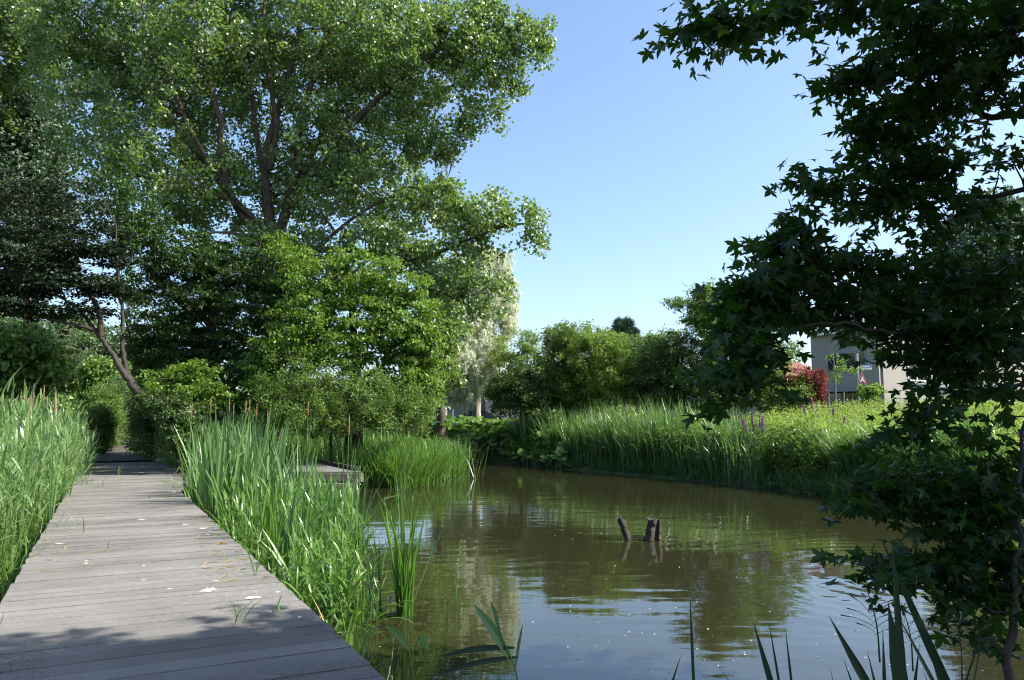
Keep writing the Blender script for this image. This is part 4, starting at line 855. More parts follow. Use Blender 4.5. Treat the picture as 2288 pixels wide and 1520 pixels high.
# left of the boardwalk
hl = lambda q: .42 + .58 * sstep(q @ bd, 9.5, 14)
phrag('reeds', 'tall blue-green common reeds bending over the left side of the boardwalk', [B2(10.5, sL - 4.5), B2(22, sL - 5), B2(33, sL - 4), B2(33, sL + .35), B2(26, sL + .25), B2(19, sL - .05), B2(12, sL - .3), B2(10.5, sL - .8)], 1500, 2.6, M['reed'], 401, az0=.3, per=11, wd=.03,
      hfun=lambda q: 1.0 - .3 * sstep((q @ bn), sL - .5, sL + .3) + .06 * wob(np.c_[q, q[:, 0] * 0], .9, 4))
reedbed('cattails', 'upright cattail blades among the reeds left of the boardwalk', 'cattails', [B2(9.5, sL - 3.5), B2(20, sL - 4), B2(20, sL - .1), B2(9.5, sL - .3)], 420, 2.1, M['cattail'], 402, wd=.026)
reedbed('sedge', 'lower fresh green sedge fringing the near left edge of the boardwalk', 'sedge', [B2(3.5, sL - 3.2), B2(11, sL - 3.4), B2(16, sL - 1.5), B2(16, sL - .02), B2(3.5, sL - .05)], 3200, .95, M['sedge'], 403, wd=.016, bend=1.1, lean=.22)
reedbed('sedge', 'grass growing over the far left edge of the boardwalk', 'grass', [B2(17.5, sL - .5), B2(32, sL - 1.5), B2(34, sL + .55), B2(27, sL + .75), B2(20, sL + .45)], 2600, .75, M['sedge'], 404, wd=.014, bend=1.2, lean=.35, hvar=.4, sink=-.1)
# right side
phrag('reeds', 'common reeds leaning left over the far end of the boardwalk', [B2(22, sR + .85), B2(34, sR + .5), B2(38, sR + .2), B2(36, sR + 3.4), B2(26, sR + 3.2)], 820, 2.1, M['reed'], 405, az0=math.pi, per=10, azs=1.0)
phrag('reeds', 'reeds standing in front of the dark hornbeam behind the boardwalk', [B2(29, sR + 2), B2(37, sR + 1), B2(37, sR + 4), B2(29, sR + 4.5)], 300, 2.2, M['reed'], 406, az0=math.pi, per=9)
cat_poly = [B2(15.5, sR + .15), B2(19, sR + .2), B2(22, sR + .95), B2(27, sR + 1.0), B2(27, sR + 3.4), B2(20, sR + 2.6), B2(15.5, sR + 1.2)]
reedbed('cattails', 'dense stand of tall cattails on the right side of the boardwalk before the bench', 'cattails', cat_poly, 460, 2.4, M['cattail'], 407, wd=.056, clump=.9, lean=.1, bend=.3)
reedbed('sedge', 'mid-height green sedge under the cattails on the right of the boardwalk', 'sedge', [B2(12.5, sR + .3), B2(19, sR + .3), B2(23, sR + .9), B2(24, sR + 3), B2(17, sR + 2.5), B2(13, sR + 1.2)], 950, 1.05, M['sedge'], 408, wd=.045, clump=1.0, bend=1.3, lean=.3)
reedbed('cattails', 'cattails standing in the water in front of the jetty', 'cattails', [G(560, 1180)[:2], G(640, 1270)[:2], G(760, 1300)[:2], G(800, 1240)[:2], G(740, 1150)[:2], G(620, 1130)[:2]], 330, 1.8, M['cattail'], 409, wd=.046, lean=.14, bend=.35)
nearp = [B2(5.3, sR + .04), B2(6.8, sR + .02), B2(13.5, sR + .05), B2(14, sR + 1.3), G(765, 1215)[:2], G(800, 1300)[:2], G(830, 1365)[:2], G(800, 1412)[:2]]
reedbed('sedge', 'lush tangle of broad grass blades along the near right edge of the boardwalk', 'sedge', nearp, 950, .90, M['sedge'], 410, wd=.047, bend=1.7, lean=.4, hvar=.5, fold=.25, S=7, clump=1.0, per=6, hfun=lambda q: .45 + .65 * sstep(q @ bd, 6, 9.5))
phrag('reeds', 'leafy young reeds mixed in the tangle beside the near right edge', nearp, 170, 1.15, M['sedge'], 411, per=8, leaf=.34, wd=.022, hfun=lambda q: .6 + .5 * sstep(q @ bd, 6, 10))
# behind the jetty up to the shrub and the left clump of the far bank
reedbed('cattails', 'tall green rushes between the jetty and the large shrub', 'cattails', [(-12.5, 27.9), (-3.6, 27.2), (-1.2, 29), (-3, 32), (-13, 32)], 4200, 1.75, M['sedge'], 412, wd=.026, lean=.14, bend=.5)
reedbed('cattails', 'bright green rush bed reaching into the pond right of the jetty', 'cattails', [(-5.6, 25.3), (-3.6, 25.0), (-2.6, 27.2), G(960, 1062)[:2], G(1035, 1044)[:2], G(1045, 1036)[:2], (-2.6, 36), (-4, 30)], 5200, 1.7, M['sedge'], 413, wd=.03, lean=.16, bend=.6, dead=.1)
for k, (poly_, n_, h_, lb) in enumerate([(nearp, 150, .75, 'dead straw-coloured blades tangled in the near right grass'), (cat_poly, 110, 1.5, 'dead yellow stems among the tall cattails'), ([B2(5, sL - 3), B2(20, sL - 3), B2(20, sL), B2(5, sL)], 260, 1.0, 'dead straw-coloured stems among the left reeds'), ([B2(8, sR), B2(17, sR + .02), B2(17, sR + .9), B2(8, sR + .6)], 120, .5, 'orange-brown broken stems at the foot of the right reeds')]):
    reedbed('dead_reeds', lb, 'dead reeds', poly_, n_, h_, M['straw'], 460 + k, wd=.018, lean=.5, bend=.6, per=3)
# far bank
fb = [G(1150, 1036), G(1300, 1050), G(1500, 1068), G(1700, 1088), G(1850, 1105), G(2050, 1132), G(2290, 1172)]
fb = np.array([p[:2] for p in fb]); back = fb + np.array([1.2, 3.2])
def band(i, j, f0, f1): return [fb[k] + (back[k] - fb[k]) * f0 for k in range(i, j + 1)] + [fb[k] + (back[k] - fb[k]) * f1 for k in range(j, i - 1, -1)]
reedbed('cattails', 'tall blue-green cattails along the far bank left of the sunny meadow', 'cattails', band(0, 3, -.02, .95), 6500, 2.3, M['farreed'], 414, wd=.036, lean=.15, bend=.4, clump=.5, spread=.13)
reedbed('cattails', 'darker cattails along the far bank at the middle of the shore', 'cattails', band(2, 3, -.02, .5), 1600, 1.35, M['cattail'], 415, wd=.034, lean=.15, bend=.5)
reedbed('cattails', 'long leaning cattails on the right bank behind the hanging maple', 'cattails', band(4, 6, .3, .9), 2200, 1.9, M['farreed'], 416, wd=.034, lean=.25, bend=.5, az0=math.pi, azs=.8)
reedbed('sedge', 'dark overhanging grass at the foot of the far bank', 'grass', band(0, 6, -.06, .22), 12000, .75, M['cattail'], 417, wd=.022, lean=.4, bend=1.3)
def herbs(name, label, cat, poly, n, h, mat, seed, L=.07, per=16, shape='diamond', hmin=.25, hfun=None, stem=True, up=.5, clump=.35):
    rng = np.random.RandomState(seed); q = scatter(rng, poly, n, clump, seed); z = np.maximum(zb_(q), 0); H = h * rng.uniform(.6, 1.15, n)
    if hfun is not None: H = H * hfun(q)
    Q = np.repeat(np.c_[q, z], per, 0); hh = np.repeat(H, per) * (hmin + (1 - hmin) * rng.rand(n * per) ** .7)
    C = Q + np.c_[rng.normal(0, .09, (n * per, 2)), hh]; Nn = nrm(rng.normal(size=C.shape) * .8 + [0, 0, up])
    A = nrm(rng.normal(size=C.shape) + [0, 0, .2]); o = leaves(name, C, Nn, A, L * rng.uniform(.6, 1.4, len(C)), shape, mat, None, np.clip(np.repeat(rng.normal(.5, .2, n), per) + rng.normal(0, .15, n * per), 0, 1), fold=.2)
    return tag(o, label, cat, None, 'stuff')
mead = [fb[3] + [.6, 1.0], fb[4] + [.3, .7], fb[5] + [.3, .7], fb[6] + [.3, .6], (26, 22), (24, 33), (16, 37), (10, 36), (8.6, 27)]
herbs('meadow_plants', 'sunlit yellow-green tall herbs and flowering grass on the right bank', 'meadow', mead, 5200, 1.5, M['meadow'], 420, L=.075, per=26)
herbs('bank_herbs', 'leafy herbs growing between the far cattails at the water edge', 'herbs', band(0, 4, .02, .6), 1500, 1.45, M['forb'], 419, L=.10, per=30, clump=.9)
herbs('meadow_plants', 'fresh green herbs just behind the far cattails', 'herbs', band(0, 4, .45, 1.5), 3400, 2.05, M['meadow'], 421, L=.085, per=26, hfun=lambda q: .8 + .3 * wob(np.c_[q, q[:, 0] * 0], 1.1, 3))
reedbed('meadow_grass', 'fine pale grass stalks standing above the sunlit meadow', 'grass', mead, 6000, 1.65, M['meadow'], 422, wd=.012, lean=.12, bend=.4)
herbs('bank_herbs', 'low dark herbs in the shade at the foot of the hedgerow', 'herbs', [G(1120, 1028)[:2] + [0, 3], (6, 33), (10, 34), (16, 40), (8, 46), (0, 46), (-2, 42)], 3600, 1.0, M['forb'], 423, L=.10, per=22)
dk = [D(930, 940, 43)[:2], D(1000, 940, 44.5)[:2], D(1240, 940, 43)[:2], D(1250, 940, 47)[:2], D(1000, 940, 50)[:2], D(920, 940, 46)[:2]]
herbs('dock_plants', 'rusty brown flowering herbs above the big round leaves', 'herbs', dk, 2200, 1.35, M['dock'], 424, L=.085, per=30)
# butterbur: big round leaves at the bend
rng = np.random.RandomState(430); bp = [G(1048, 1034)[:2] + [-2.2, .3], G(1048, 1034)[:2], G(1090, 1032)[:2], G(1150, 1040)[:2], G(1260, 1050)[:2], G(1270, 1050)[:2] + [.8, 3.0], G(1150, 1036)[:2] + [0, 4.5], G(1048, 1034)[:2] + [-3.6, 5]]
q = scatter(rng, bp, 1600); d = sd(q[:, 0], q[:, 1]); zz = np.maximum(zb_(q), 0) + (.55 + 1.35 * sstep(d, -.3, 2.2)) * rng.uniform(.3, 1.0, 1600) ** .6
Nn = nrm(rng.normal(size=(1600, 3)) * .4 + [0, -.15, 1.0]); A = nrm(np.c_[rng.normal(size=(1600, 2)), rng.normal(-.2, .2, 1600)])
tag(leaves('butterbur_leaves', np.c_[q, zz], Nn, A, rng.uniform(.24, .5, 1600), 'pad', M['burr'], None, rng.rand(1600), fold=-.15, curl=.2, cup=.25), 'big round butterbur leaves overhanging the water at the bend of the pond', 'leaves', None, 'stuff')
ac = Acc(); P = np.stack([np.c_[q, np.maximum(zb_(q), 0) - .1], np.c_[q, zz]], 1); ac.tubes(P, np.full((1600, 2), .01), 3); tag(ac.build('butterbur_stalks', M['cattail']), 'leaf stalks under the big round leaves', 'stalks', None, 'stuff')
# verge grass around everything else
herbs('verge_grass', 'mixed undergrowth below the lime and the hornbeam', 'undergrowth', [(-20, 32.5), (-12, 31), (-3, 30), (-3, 38), (-10, 42), (-19, 42)], 3200, .9, M['forb'], 431, L=.09, per=22, hfun=lambda q: np.where(np.abs(q @ bn - sM) < 1.4, .05, 1))
herbs('verge_grass', 'undergrowth on the bank behind the left reeds', 'undergrowth', [B2(8, sL - 12), B2(40, sL - 14), B2(42, sL - 1.6), B2(36, sL - 1.2), B2(30, sL - 6), B2(8, sL - 7.5)], 3200, 1.0, M['forb'], 432, L=.10, per=20)
herbs('verge_grass', 'undergrowth along the right bank under the maple', 'undergrowth', [(3.1, 2.4), (5, 5), (9, 6), (13, 9.3), (14, 14), (22, 14), (22, 0), (3.4, -2)], 2200, .6, M['forb'], 433, L=.09, per=18)
#SPLIT3
# ------------------------------------------------------------------ single cattail stalks with seed heads
def copy_tree(o, parent=None, loc=None, rz=None, label=None, sc=None):
    c = o.copy(); COL.objects.link(c); c.parent = parent
    if loc is not None: c.location = tuple(float(v) for v in loc)
    if rz is not None: c.rotation_euler = (0, 0, rz)
    if sc is not None: c.scale = (sc, sc, sc)
    if label: c['label'] = label
    for ch in list(o.children): copy_tree(ch, c)
    return c
rng = np.random.RandomState(500)
def cattail_stalk(loc, h, label, seed):
    rng = np.random.RandomState(seed); loc = np.array(loc, float); e = empty('cattail', label, 'cattail', loc, 'brown-headed cattail stalks')
    top = loc + [rng.normal(0, .03), rng.normal(0, .03), h]; mid = (loc + top) / 2 + [rng.normal(0, .02), 0, 0]
    P = bez([loc, mid, top], 4); mb = MB(); mb.tube(P, np.linspace(.010, .006, len(P)), 6); mb.build('stem', M['cattail'], e)
    d = nrm(top - mid); a = top - d * .30; b = top - d * .12
    mb = MB(); mb.tube([a - d * .005, a + d * .02, (a + b) / 2, b - d * .02, b + d * .005], [.005, .013, .0145, .0125, .004], 8); mb.build('seed_head', M['head'], e, True)
    mb = MB(); mb.tube([b + d * .01, b + d * .08, b + d * .17], [.008, .009, .002], 6); mb.build('spike', M['straw'], e)
    ac = Acc(); n = 5; ac.blades(rng, np.repeat(loc[None], n, 0), h * rng.uniform(.7, 1.0, n), np.full(n, .02), rng.uniform(0, 6.28, n), rng.uniform(.02, .12, n), rng.uniform(.05, .3, n), S=6, power=2); ac.build('blade', M['cattail'], e)
    return e
for k, (px, py) in enumerate([(560, 895), (548, 897), (575, 905), (600, 920), (470, 892), (505, 893), (520, 905), (430, 908)]):
    Yc = rng.uniform(17, 21); t_ = D(px, py, Yc); cattail_stalk((t_[0], t_[1], 0), t_[2], 'slim brown cattail before the bench, %s' % ['topmost', 'left of the topmost', 'right of the topmost', 'rightmost of the bunch', 'tall one on the left side', 'centre of the stand', 'low one right of centre', 'leftmost of the stand'][k], 510 + k)
for k, (px, py, Yc, lab) in enumerate([(687, 900, 17.5, 'lone tall cattail with a rusty head in front of the large shrub'), (777, 932, 12.6, 'nearest tall cattail with a fat yellowish head left of the open water'), (76, 862, 15, 'brown cattail head over the left reeds close to the boardwalk'), (62, 868, 15.5, 'cattail head left of its twin over the left reeds'), (130, 880, 12.5, 'yellow-brown cattail head low in the left reeds'), (104, 866, 15.2, 'cattail head between the two others in the left reeds')]):
    t_ = D(px, py, Yc); cattail_stalk((t_[0], t_[1], 0), t_[2], lab, 540 + k)
# purple loosestrife
def loosestrife(px, py, Yd, n, h, label, seed):
    rng = np.random.RandomState(seed); b = D(px, py, Yd); z0 = max(0, float(tz(b[0], b[1]))); e = empty('loosestrife', label, 'flower', (b[0], b[1], z0), 'purple loosestrife on the right bank'); ac = Acc()
    for k in range(n):
        f = np.array([b[0] + rng.normal(0, .12), b[1] + rng.normal(0, .12), z0]); t_ = np.array([b[0] + rng.normal(0, .28), b[1] + rng.normal(0, .1), b[2] + rng.uniform(-.15, .3)])
        P = bez([f, (f + t_) / 2 + [rng.normal(0, .03), 0, 0], t_], 4); ac.tubes(P[None], np.linspace(.008, .004, len(P))[None], 4)
        m = 110; s = t_ - nrm(t_ - f) * h * rng.rand(m)[:, None]; dd = nrm(rng.normal(size=(m, 3)) + [0, 0, .3]); leaves('flower_spike', s, nrm(rng.normal(size=(m, 3))), dd, rng.uniform(.025, .05, m), 'diamond', M['flower'], e, wide=1.5)
        m = 60; tt = rng.uniform(.2, .8, m)[:, None]; s = f + (t_ - f) * tt; leaves('foliage', s, nrm(rng.normal(size=(m, 3)) + UP), nrm(rng.normal(size=(m, 3)) + [0, 0, .5]), rng.uniform(.06, .11, m), 'narrow', M['forb'], e, wide=2)
    ac.build('stem', M['cattail'], e)
loosestrife(1688, 935, 25.0, 7, .42, 'large clump of purple loosestrife before the darkest hedge', 1)
loosestrife(1835, 908, 27.0, 3, .34, 'small purple loosestrife below the dark red bush', 2)
loosestrife(1855, 930, 26.0, 2, .22, 'single short purple spike right of the pale stake foot', 3)

# ------------------------------------------------------------------ single clumps standing in the water near the boardwalk
def clump(name, label, px, py, n, h, mat, seed, wd=.022, lean=.1, bend=.4, rad=.09, blade_mat=None, az0=None, curl=0):
    rng = np.random.RandomState(seed); b = G(px, py, 0); e = empty(name, label, 'reed clump', b); q = b[:2] + rng.normal(0, rad / 2, (n, 2)); B = np.c_[q, np.full(n, -.12)]
    az = rng.uniform(0, 6.28, n) if az0 is None else rng.normal(az0, .8, n)
    ac = Acc(); ac.blades(rng, B, h * rng.uniform(.55, 1.08, n), wd * rng.uniform(.8, 1.2, n), az, np.abs(rng.normal(0, lean, n)), np.abs(rng.normal(bend, bend * .6, n)), S=9, power=2.2, fold=.3, base_w=.8)
    ac.build('blades', M[mat], e); return e
clump('cattail_clump', 'upright cattail clump of fanned green blades standing alone in the pond', 903, 1378, 30, 1.45, 'sedge', 601, wd=.032, lean=.16, bend=.25)
clump('cattail_clump', 'smaller pale-based cattail clump leaning left beside the upright one', 842, 1380, 11, 1.2, 'cattail', 602, wd=.023, lean=.14, bend=.3)
clump('reed_sprig', 'tiny sprig of three thin blades alone in the open pond', 1013, 1348, 5, .55, 'cattail', 603, wd=.012, lean=.12, bend=.2, rad=.03)
clump('iris_clump', 'broad sword-leaved iris clump beside the middle of the right edge', 598, 1285, 22, 1.35, 'sedge', 604, wd=.062, lean=.13, bend=.35, rad=.24)
for k, (x, y, n_, h_, w_, m_, lb) in enumerate([(700, 1290, 16, 1.25, .05, 'cattail', 'iris clump in the tangle right of the sword-leaved one'), (515, 1225, 14, 1.3, .045, 'sedge', 'iris clump hugging the deck edge above the plant shadow'), (665, 1200, 16, 1.5, .045, 'cattail', 'tall iris clump in front of the jetty left end'), (455, 1150, 14, 1.5, .04, 'sedge', 'iris clump at the foot of the dense cattails by the deck'), (745, 1345, 14, 1.0, .045, 'sedge', 'low iris clump near the shadow edge by the water'), (560, 1180, 18, 1.75, .042, 'cattail', 'tallest iris clump between bench and deck edge')]):
    clump('iris_clump', lb, x, y, n_, h_, m_, 650 + k, wd=w_, lean=.16, bend=.4, rad=.22)
clump('iris_clump', 'glossy dark iris blades right behind the sword-leaved clump', 630, 1310, 12, 1.45, 'cattail', 605, wd=.05, lean=.1, bend=.3, rad=.16)
clump('cattail_clump', 'thin tall blades in the water between jetty and upright clump', 800, 1250, 14, 1.6, 'cattail', 606, wd=.02, lean=.1, bend=.3, rad=.2)
clump('cattail_clump', 'airy clump of long blades right of the jetty front', 905, 1195, 9, 1.7, 'cattail', 607, wd=.022, lean=.14, bend=.3, rad=.3)
clump('sedge_tuft', 'yellowing tuft hanging into the water at the near end of the right reeds', 800, 1400, 30, .75, 'sedge', 608, wd=.018, lean=.9, bend=1.4, rad=.25, az0=-.4)
# leaves lying on and hanging over the deck
def tuft(px, py, n, h, mat, label, seed, lean=.8, az0=None, wd=.012, z=DT):
    rng = np.random.RandomState(seed); b = G(px, py, z); e = empty('grass_tuft', label, 'grass', b); B = b + np.c_[rng.normal(0, .03, (n, 2)), np.zeros(n)]
    az = rng.uniform(0, 6.28, n) if az0 is None else rng.normal(az0, .5, n); ac = Acc(); ac.blades(rng, B, h * rng.uniform(.6, 1.2, n), np.full(n, wd), az, rng.uniform(.2, lean + .2, n), rng.uniform(.3, 1.1, n), S=6, fold=.2); ac.build('blades', M[mat], e)
for k, a in enumerate([(616, 1366, 4, .17, 'sedge', 'small green sprout growing through the deck near the shadow edge', 1.0, None), (530, 1392, 7, .36, 'sedge', 'flattened dark grass lying on the deck beside the shadow edge', 1.5, -.2), (575, 1285, 5, .34, 'sedge', 'bent blades standing at the deck edge below the iris', .4, None),
        (181, 1192, 3, .3, 'sedge', 'thin seedling between planks on the left half of the deck', .2, None), (245, 1225, 3, .14, 'sedge', 'tiny seedling left of the middle of the deck', .5, None), (265, 1066, 3, .4, 'sedge', 'seedling on the far deck', .2, None), (300, 1050, 4, .45, 'sedge', 'grass tuft in the middle of the far deck', .3, None), (245, 1035, 6, .8, 'sedge', 'taller tuft at the far left end of the deck', .4, None),
        (395, 1098, 9, .6, 'sedge', 'tuft flopping over the right edge of the deck at the narrow point', 1.1, math.pi), (380, 1085, 7, .5, 'sedge', 'second tuft flopping in from the right beyond the first', 1.0, math.pi), (230, 1088, 6, .35, 'cattail', 'dark fallen leaves on the left of the far deck', 1.5, None)]):
    tuft(a[0], a[1], a[2], a[3], a[4], a[5], 620 + k, a[6], a[7])
rng = np.random.RandomState(640)
def straw(px, py, l, az, label):
    b = G(px, py, DT) + [0, 0, .008]; d = np.array([math.cos(az), math.sin(az), 0]); P = np.array([b + d * l * t + [0, 0, .012 * math.sin(t * 3)] for t in np.linspace(-.5, .5, 5)])
    V, F, m_ = strips(P[None], np.array([[.003, .007, .008, .006, .002]]), np.broadcast_to(np.array([-d[1], d[0], .2]), (1, 5, 3))); V2 = V + [0, 0, -.003]
    o = npmesh('dead_leaf', np.vstack([V, V2]), np.vstack([F, F[:, ::-1] + len(V)]), M['straw']); tag(o, label, 'dead leaf', 'dry reed leaves fallen on the deck')
straw(499, 1290, .2, 1.2, 'short tan dead leaf near the middle right of the deck')
for k in range(70):
    py = rng.uniform(1045, 1300); f_ = (py - 951) / 569; lx = 241 - (py - 951) * .605; rx_ = 241 + (py - 951) * 1.106
    u = rng.choice([rng.uniform(.03, .3), rng.uniform(.75, .97)], p=[.35, .65]); straw(lx + (rx_ - lx) * u, py, rng.uniform(.08, .3), rng.uniform(-.6, .9) + (0 if k % 3 else 1.5), 'dry tan reed leaf fallen on the boardwalk planks')
# floating specks
n = 260; px = rng.uniform(850, 2288, n); py = 1045 + 470 * rng.rand(n) ** .8; q = np.array([G(a, b_, 0) for a, b_ in zip(px, py)])
k = in_poly(q[:, 0], q[:, 1], POND) & (sd(q[:, 0], q[:, 1]) < -.3); q = q[k]; q[:, 2] = .004; n = len(q)
tag(leaves('floating_seeds', q, nrm(rng.normal(size=(n, 3)) * .15 + UP), nrm(rng.normal(size=(n, 3)) * [1, 1, .05]), rng.uniform(.003, .011, n) * (1 + q[:, 1] / 16), 'round', M['white'], None, wide=1.2), 'tiny pale seeds and petals floating on the pond', 'seeds', None, 'stuff')

# ------------------------------------------------------------------ far woods closing the horizon
rng = np.random.RandomState(700); C = []
for k in range(620):
    a = rng.uniform(-1.0, 1.0); r = rng.uniform(95, 125); hgt = (7.5 + 2.5 * math.sin(a * 9) + 1.5 * math.sin(a * 23)) * (.62 if -.25 < a < .6 else 1.05)
    C.append([math.sin(a) * r, math.cos(a) * r, .3 + (hgt + 1) * rng.rand()])
C = np.array(C); s = rng.uniform(1.6, 3.4, len(C)); per = 130; CC = np.repeat(C, per, 0) + nrm(rng.normal(size=(len(C) * per, 3))) * (rng.rand(len(C) * per) ** .5)[:, None] * np.repeat(s, per)[:, None]
tag(leaves('far_woods', CC, nrm(rng.normal(size=CC.shape) + UP * .5), nrm(rng.normal(size=CC.shape)), rng.uniform(.4, .75, len(CC)), 'diamond', M['far'], None, np.clip(np.repeat(rng.rand(len(C)), per) + rng.normal(0, .1, len(CC)), 0, 1), wide=1.3), 'far-off band of trees closing the horizon beyond the houses', 'woods', None, 'stuff')

C = []
for k in range(620):
    a = rng.uniform(-1.0, .62); r = rng.uniform(83, 93); C.append([math.sin(a) * r, math.cos(a) * r, rng.uniform(.2, 5.4) * (1 if a < -.1 else .62)])
C = np.array(C); per = 110; CC = np.repeat(C, per, 0) + nrm(rng.normal(size=(len(C) * per, 3))) * (rng.rand(len(C) * per) ** .5)[:, None] * 1.5
tag(leaves('far_thicket', CC, nrm(rng.normal(size=CC.shape) + UP * .5), nrm(rng.normal(size=CC.shape)), rng.uniform(.3, .55, len(CC)), 'diamond', M['hedge'], None, np.clip(np.repeat(rng.rand(len(C)), per) + rng.normal(0, .1, len(CC)), 0, 1), wide=1.3), 'low far thicket in front of the far-off band of trees', 'thicket', None, 'stuff')

# ------------------------------------------------------------------ maple over the water on the right
rng = np.random.RandomState(800)
mt_ = empty('maple_tree', 'near maple hanging dark star-shaped leaves over the right side of the pond', 'tree', (6.9, 3.0, .4))
tr0 = np.array([6.9, 3.0, .2])
def mp(*a): return [D(x, y, Yd) for x, y, Yd in a]
MB_ = [([[6.6, 2.9, 5.5], [5.2, 3.3, 6.5], [3.6, 3.7, 6.8], [1.6, 3.9, 6.9], [.2, 3.9, 6.9]], .08, .02), ([tr0, [6.8, 3.0, 2.0], [6.6, 2.9, 4.0], [6.6, 2.9, 5.5], [6.9, 3.1, 8.4]], .24, .07),
 ([[6.6, 2.9, 4.0], [5.0, 3.1, 4.6]] + mp((2330, -60, 3.9), (2050, -40, 3.8), (1800, 15, 3.7), (1650, 45, 3.6), (1530, 58, 3.5)), .07, .004),
 ([[6.6, 2.9, 3.8], [4.6, 3.3, 4.3]] + mp((2300, 60, 4.1), (2100, 120, 4.1), (1950, 190, 4.0), (1835, 185, 3.9)), .06, .004),
 ([[6.7, 2.95, 3.2], [4.8, 3.4, 3.6]] + mp((2320, 260, 4.4), (2130, 240, 4.4), (1980, 300, 4.3), (1880, 270, 4.2)), .06, .005),
 ([[4.8, 3.0, 3.6]] + mp((2290, 420, 4.5), (2080, 430, 4.5), (1930, 430, 4.4), (1775, 398, 4.3)), .03, .003),
 ([[6.75, 3.0, 2.6], [4.9, 3.6, 2.7]] + mp((2330, 800, 4.6), (2150, 720, 4.6), (1980, 680, 4.5), (1840, 600, 4.4), (1790, 520, 4.4), (1762, 446, 4.4)), .05, .003),
 (mp((1980, 680, 4.5), (1860, 660, 4.4), (1760, 650, 4.3), (1650, 640, 4.3)), .014, .003),
 (mp((2150, 720, 4.6), (1990, 740, 4.4), (1850, 720, 4.2), (1720, 760, 4.1), (1640, 830, 4.0), (1580, 870, 4.0)), .016, .003),
 ([[4.9, 3.4, 2.7]] + mp((2290, 640, 5.0), (2160, 600, 5.0), (2040, 560, 5.0)), .02, .003),
 ([[4.9, 3.4, 2.7]] + mp((2290, 860, 4.4), (2120, 900, 4.3), (2010, 970, 4.2), (1950, 960, 4.2)), .022, .003),
 ([[6.8, 3.0, 1.8], [4.7, 3.5, 1.7]] + mp((2300, 1040, 4.4), (2150, 1080, 4.3), (2000, 1060, 4.2), (1900, 1080, 4.2)), .03, .003),
 ([[4.7, 3.4, 1.7]] + mp((2290, 1230, 4.0), (2150, 1260, 3.9), (2020, 1262, 3.9), (1905, 1268, 3.8)), .016, .003),
 (mp((2250, 1620, 3.6), (2262, 1400, 3.7), (2275, 1250, 3.8), (2282, 1050, 4.0), (2295, 850, 4.2)), .022, .008),
]
SK = []; RS = []
for i, (pts, r0, r1) in enumerate(MB_):
    P = bez(pts, 7); R = r0 * (r1 / r0) ** np.linspace(0, 1, len(P)); P[1:-1] += rng.normal(0, .008, (len(P) - 2, 3)); mb = MB(); mb.tube(P, R, 10 if r0 > .05 else 6)
    mb.build('trunk' if i == 1 else 'branch', M['barkdark'], mt_, True); SK.append(P); RS.append(R)
SK = np.vstack(SK); RS = np.concatenate(RS)
mbl = [(2200, 60, 130, 90, 4.1, .35, 38), (2040, 40, 100, 60, 3.9, .3, 26), (1900, 20, 70, 30, 3.8, .25, 12), (1750, 22, 80, 24, 3.7, .2, 15), (1630, 52, 70, 22, 3.6, .15, 13), (1560, 62, 30, 14, 3.5, .1, 5),
 (2080, 160, 100, 50, 4.1, .3, 21), (1930, 165, 90, 24, 4.0, .2, 18), (2200, 180, 110, 80, 4.3, .35, 27), (2050, 260, 100, 50, 4.4, .35, 28), (1925, 290, 55, 60, 4.3, .25, 16), (2020, 380, 110, 70, 4.5, .3, 36),
 (1950, 470, 80, 50, 4.5, .3, 20), (1850, 420, 70, 20, 4.4, .15, 9), (1800, 400, 36, 9, 4.3, .06, 6), (2110, 470, 80, 60, 4.6, .3, 17), (2262, 350, 30, 30, 4.4, .2, 3), (2250, 470, 60, 60, 4.7, .3, 7),
 (1757, 500, 22, 40, 4.4, .12, 7), (1752, 560, 40, 50, 4.4, .2, 16), (1790, 600, 80, 60, 4.5, .3, 30), (1660, 640, 40, 24, 4.3, .15, 9), (1930, 600, 110, 50, 4.6, .3, 26), (1700, 660, 80, 44, 4.3, .25, 28), (1820, 690, 110, 45, 4.4, .3, 20), (1680, 720, 55, 50, 4.2, .25, 16),
 (1980, 690, 110, 60, 4.6, .35, 24), (2100, 620, 120, 70, 4.9, .4, 36), (2220, 630, 90, 90, 5.0, .4, 30), (1680, 805, 66, 46, 4.1, .3, 20), (1630, 850, 50, 40, 4.0, .2, 13), (2120, 740, 110, 50, 4.6, .3, 34), (2060, 715, 90, 30, 4.6, .3, 10), (2150, 805, 110, 55, 4.5, .3, 24), (2030, 790, 50, 26, 4.5, .25, 4),
 (2250, 780, 60, 80, 4.6, .3, 24), (2170, 860, 60, 40, 4.4, .3, 7), (2010, 750, 40, 30, 4.5, .25, 4), (2060, 930, 70, 34, 4.2, .25, 9), (2000, 975, 50, 22, 4.2, .2, 7), (2200, 960, 90, 50, 4.4, .3, 6), (2250, 1020, 50, 60, 4.3, .3, 9),
 (2100, 1080, 140, 40, 4.3, .3, 32), (1950, 1090, 70, 28, 4.2, .2, 13), (2220, 1120, 80, 60, 4.2, .3, 28), (2130, 1170, 110, 40, 4.1, .3, 18), (1985, 1270, 70, 28, 3.9, .2, 9), (2100, 1260, 90, 45, 4.0, .25, 18), (2220, 1240, 80, 70, 4.0, .3, 26),
 (2150, 1330, 60, 30, 3.9, .2, 7), (2240, 1350, 50, 50, 3.9, .25, 10), (2235, 1430, 30, 26, 3.8, .15, 4), (1940, 1135, 24, 14, 4.1, .1, 2), (1900, 700, 300, 60, 5.4, .3, 30), (2200, 640, 90, 100, 5.4, .3, 26), (2100, 300, 90, 160, 5.3, .4, 14)]
blobs = [ell(*a) for a in mbl]
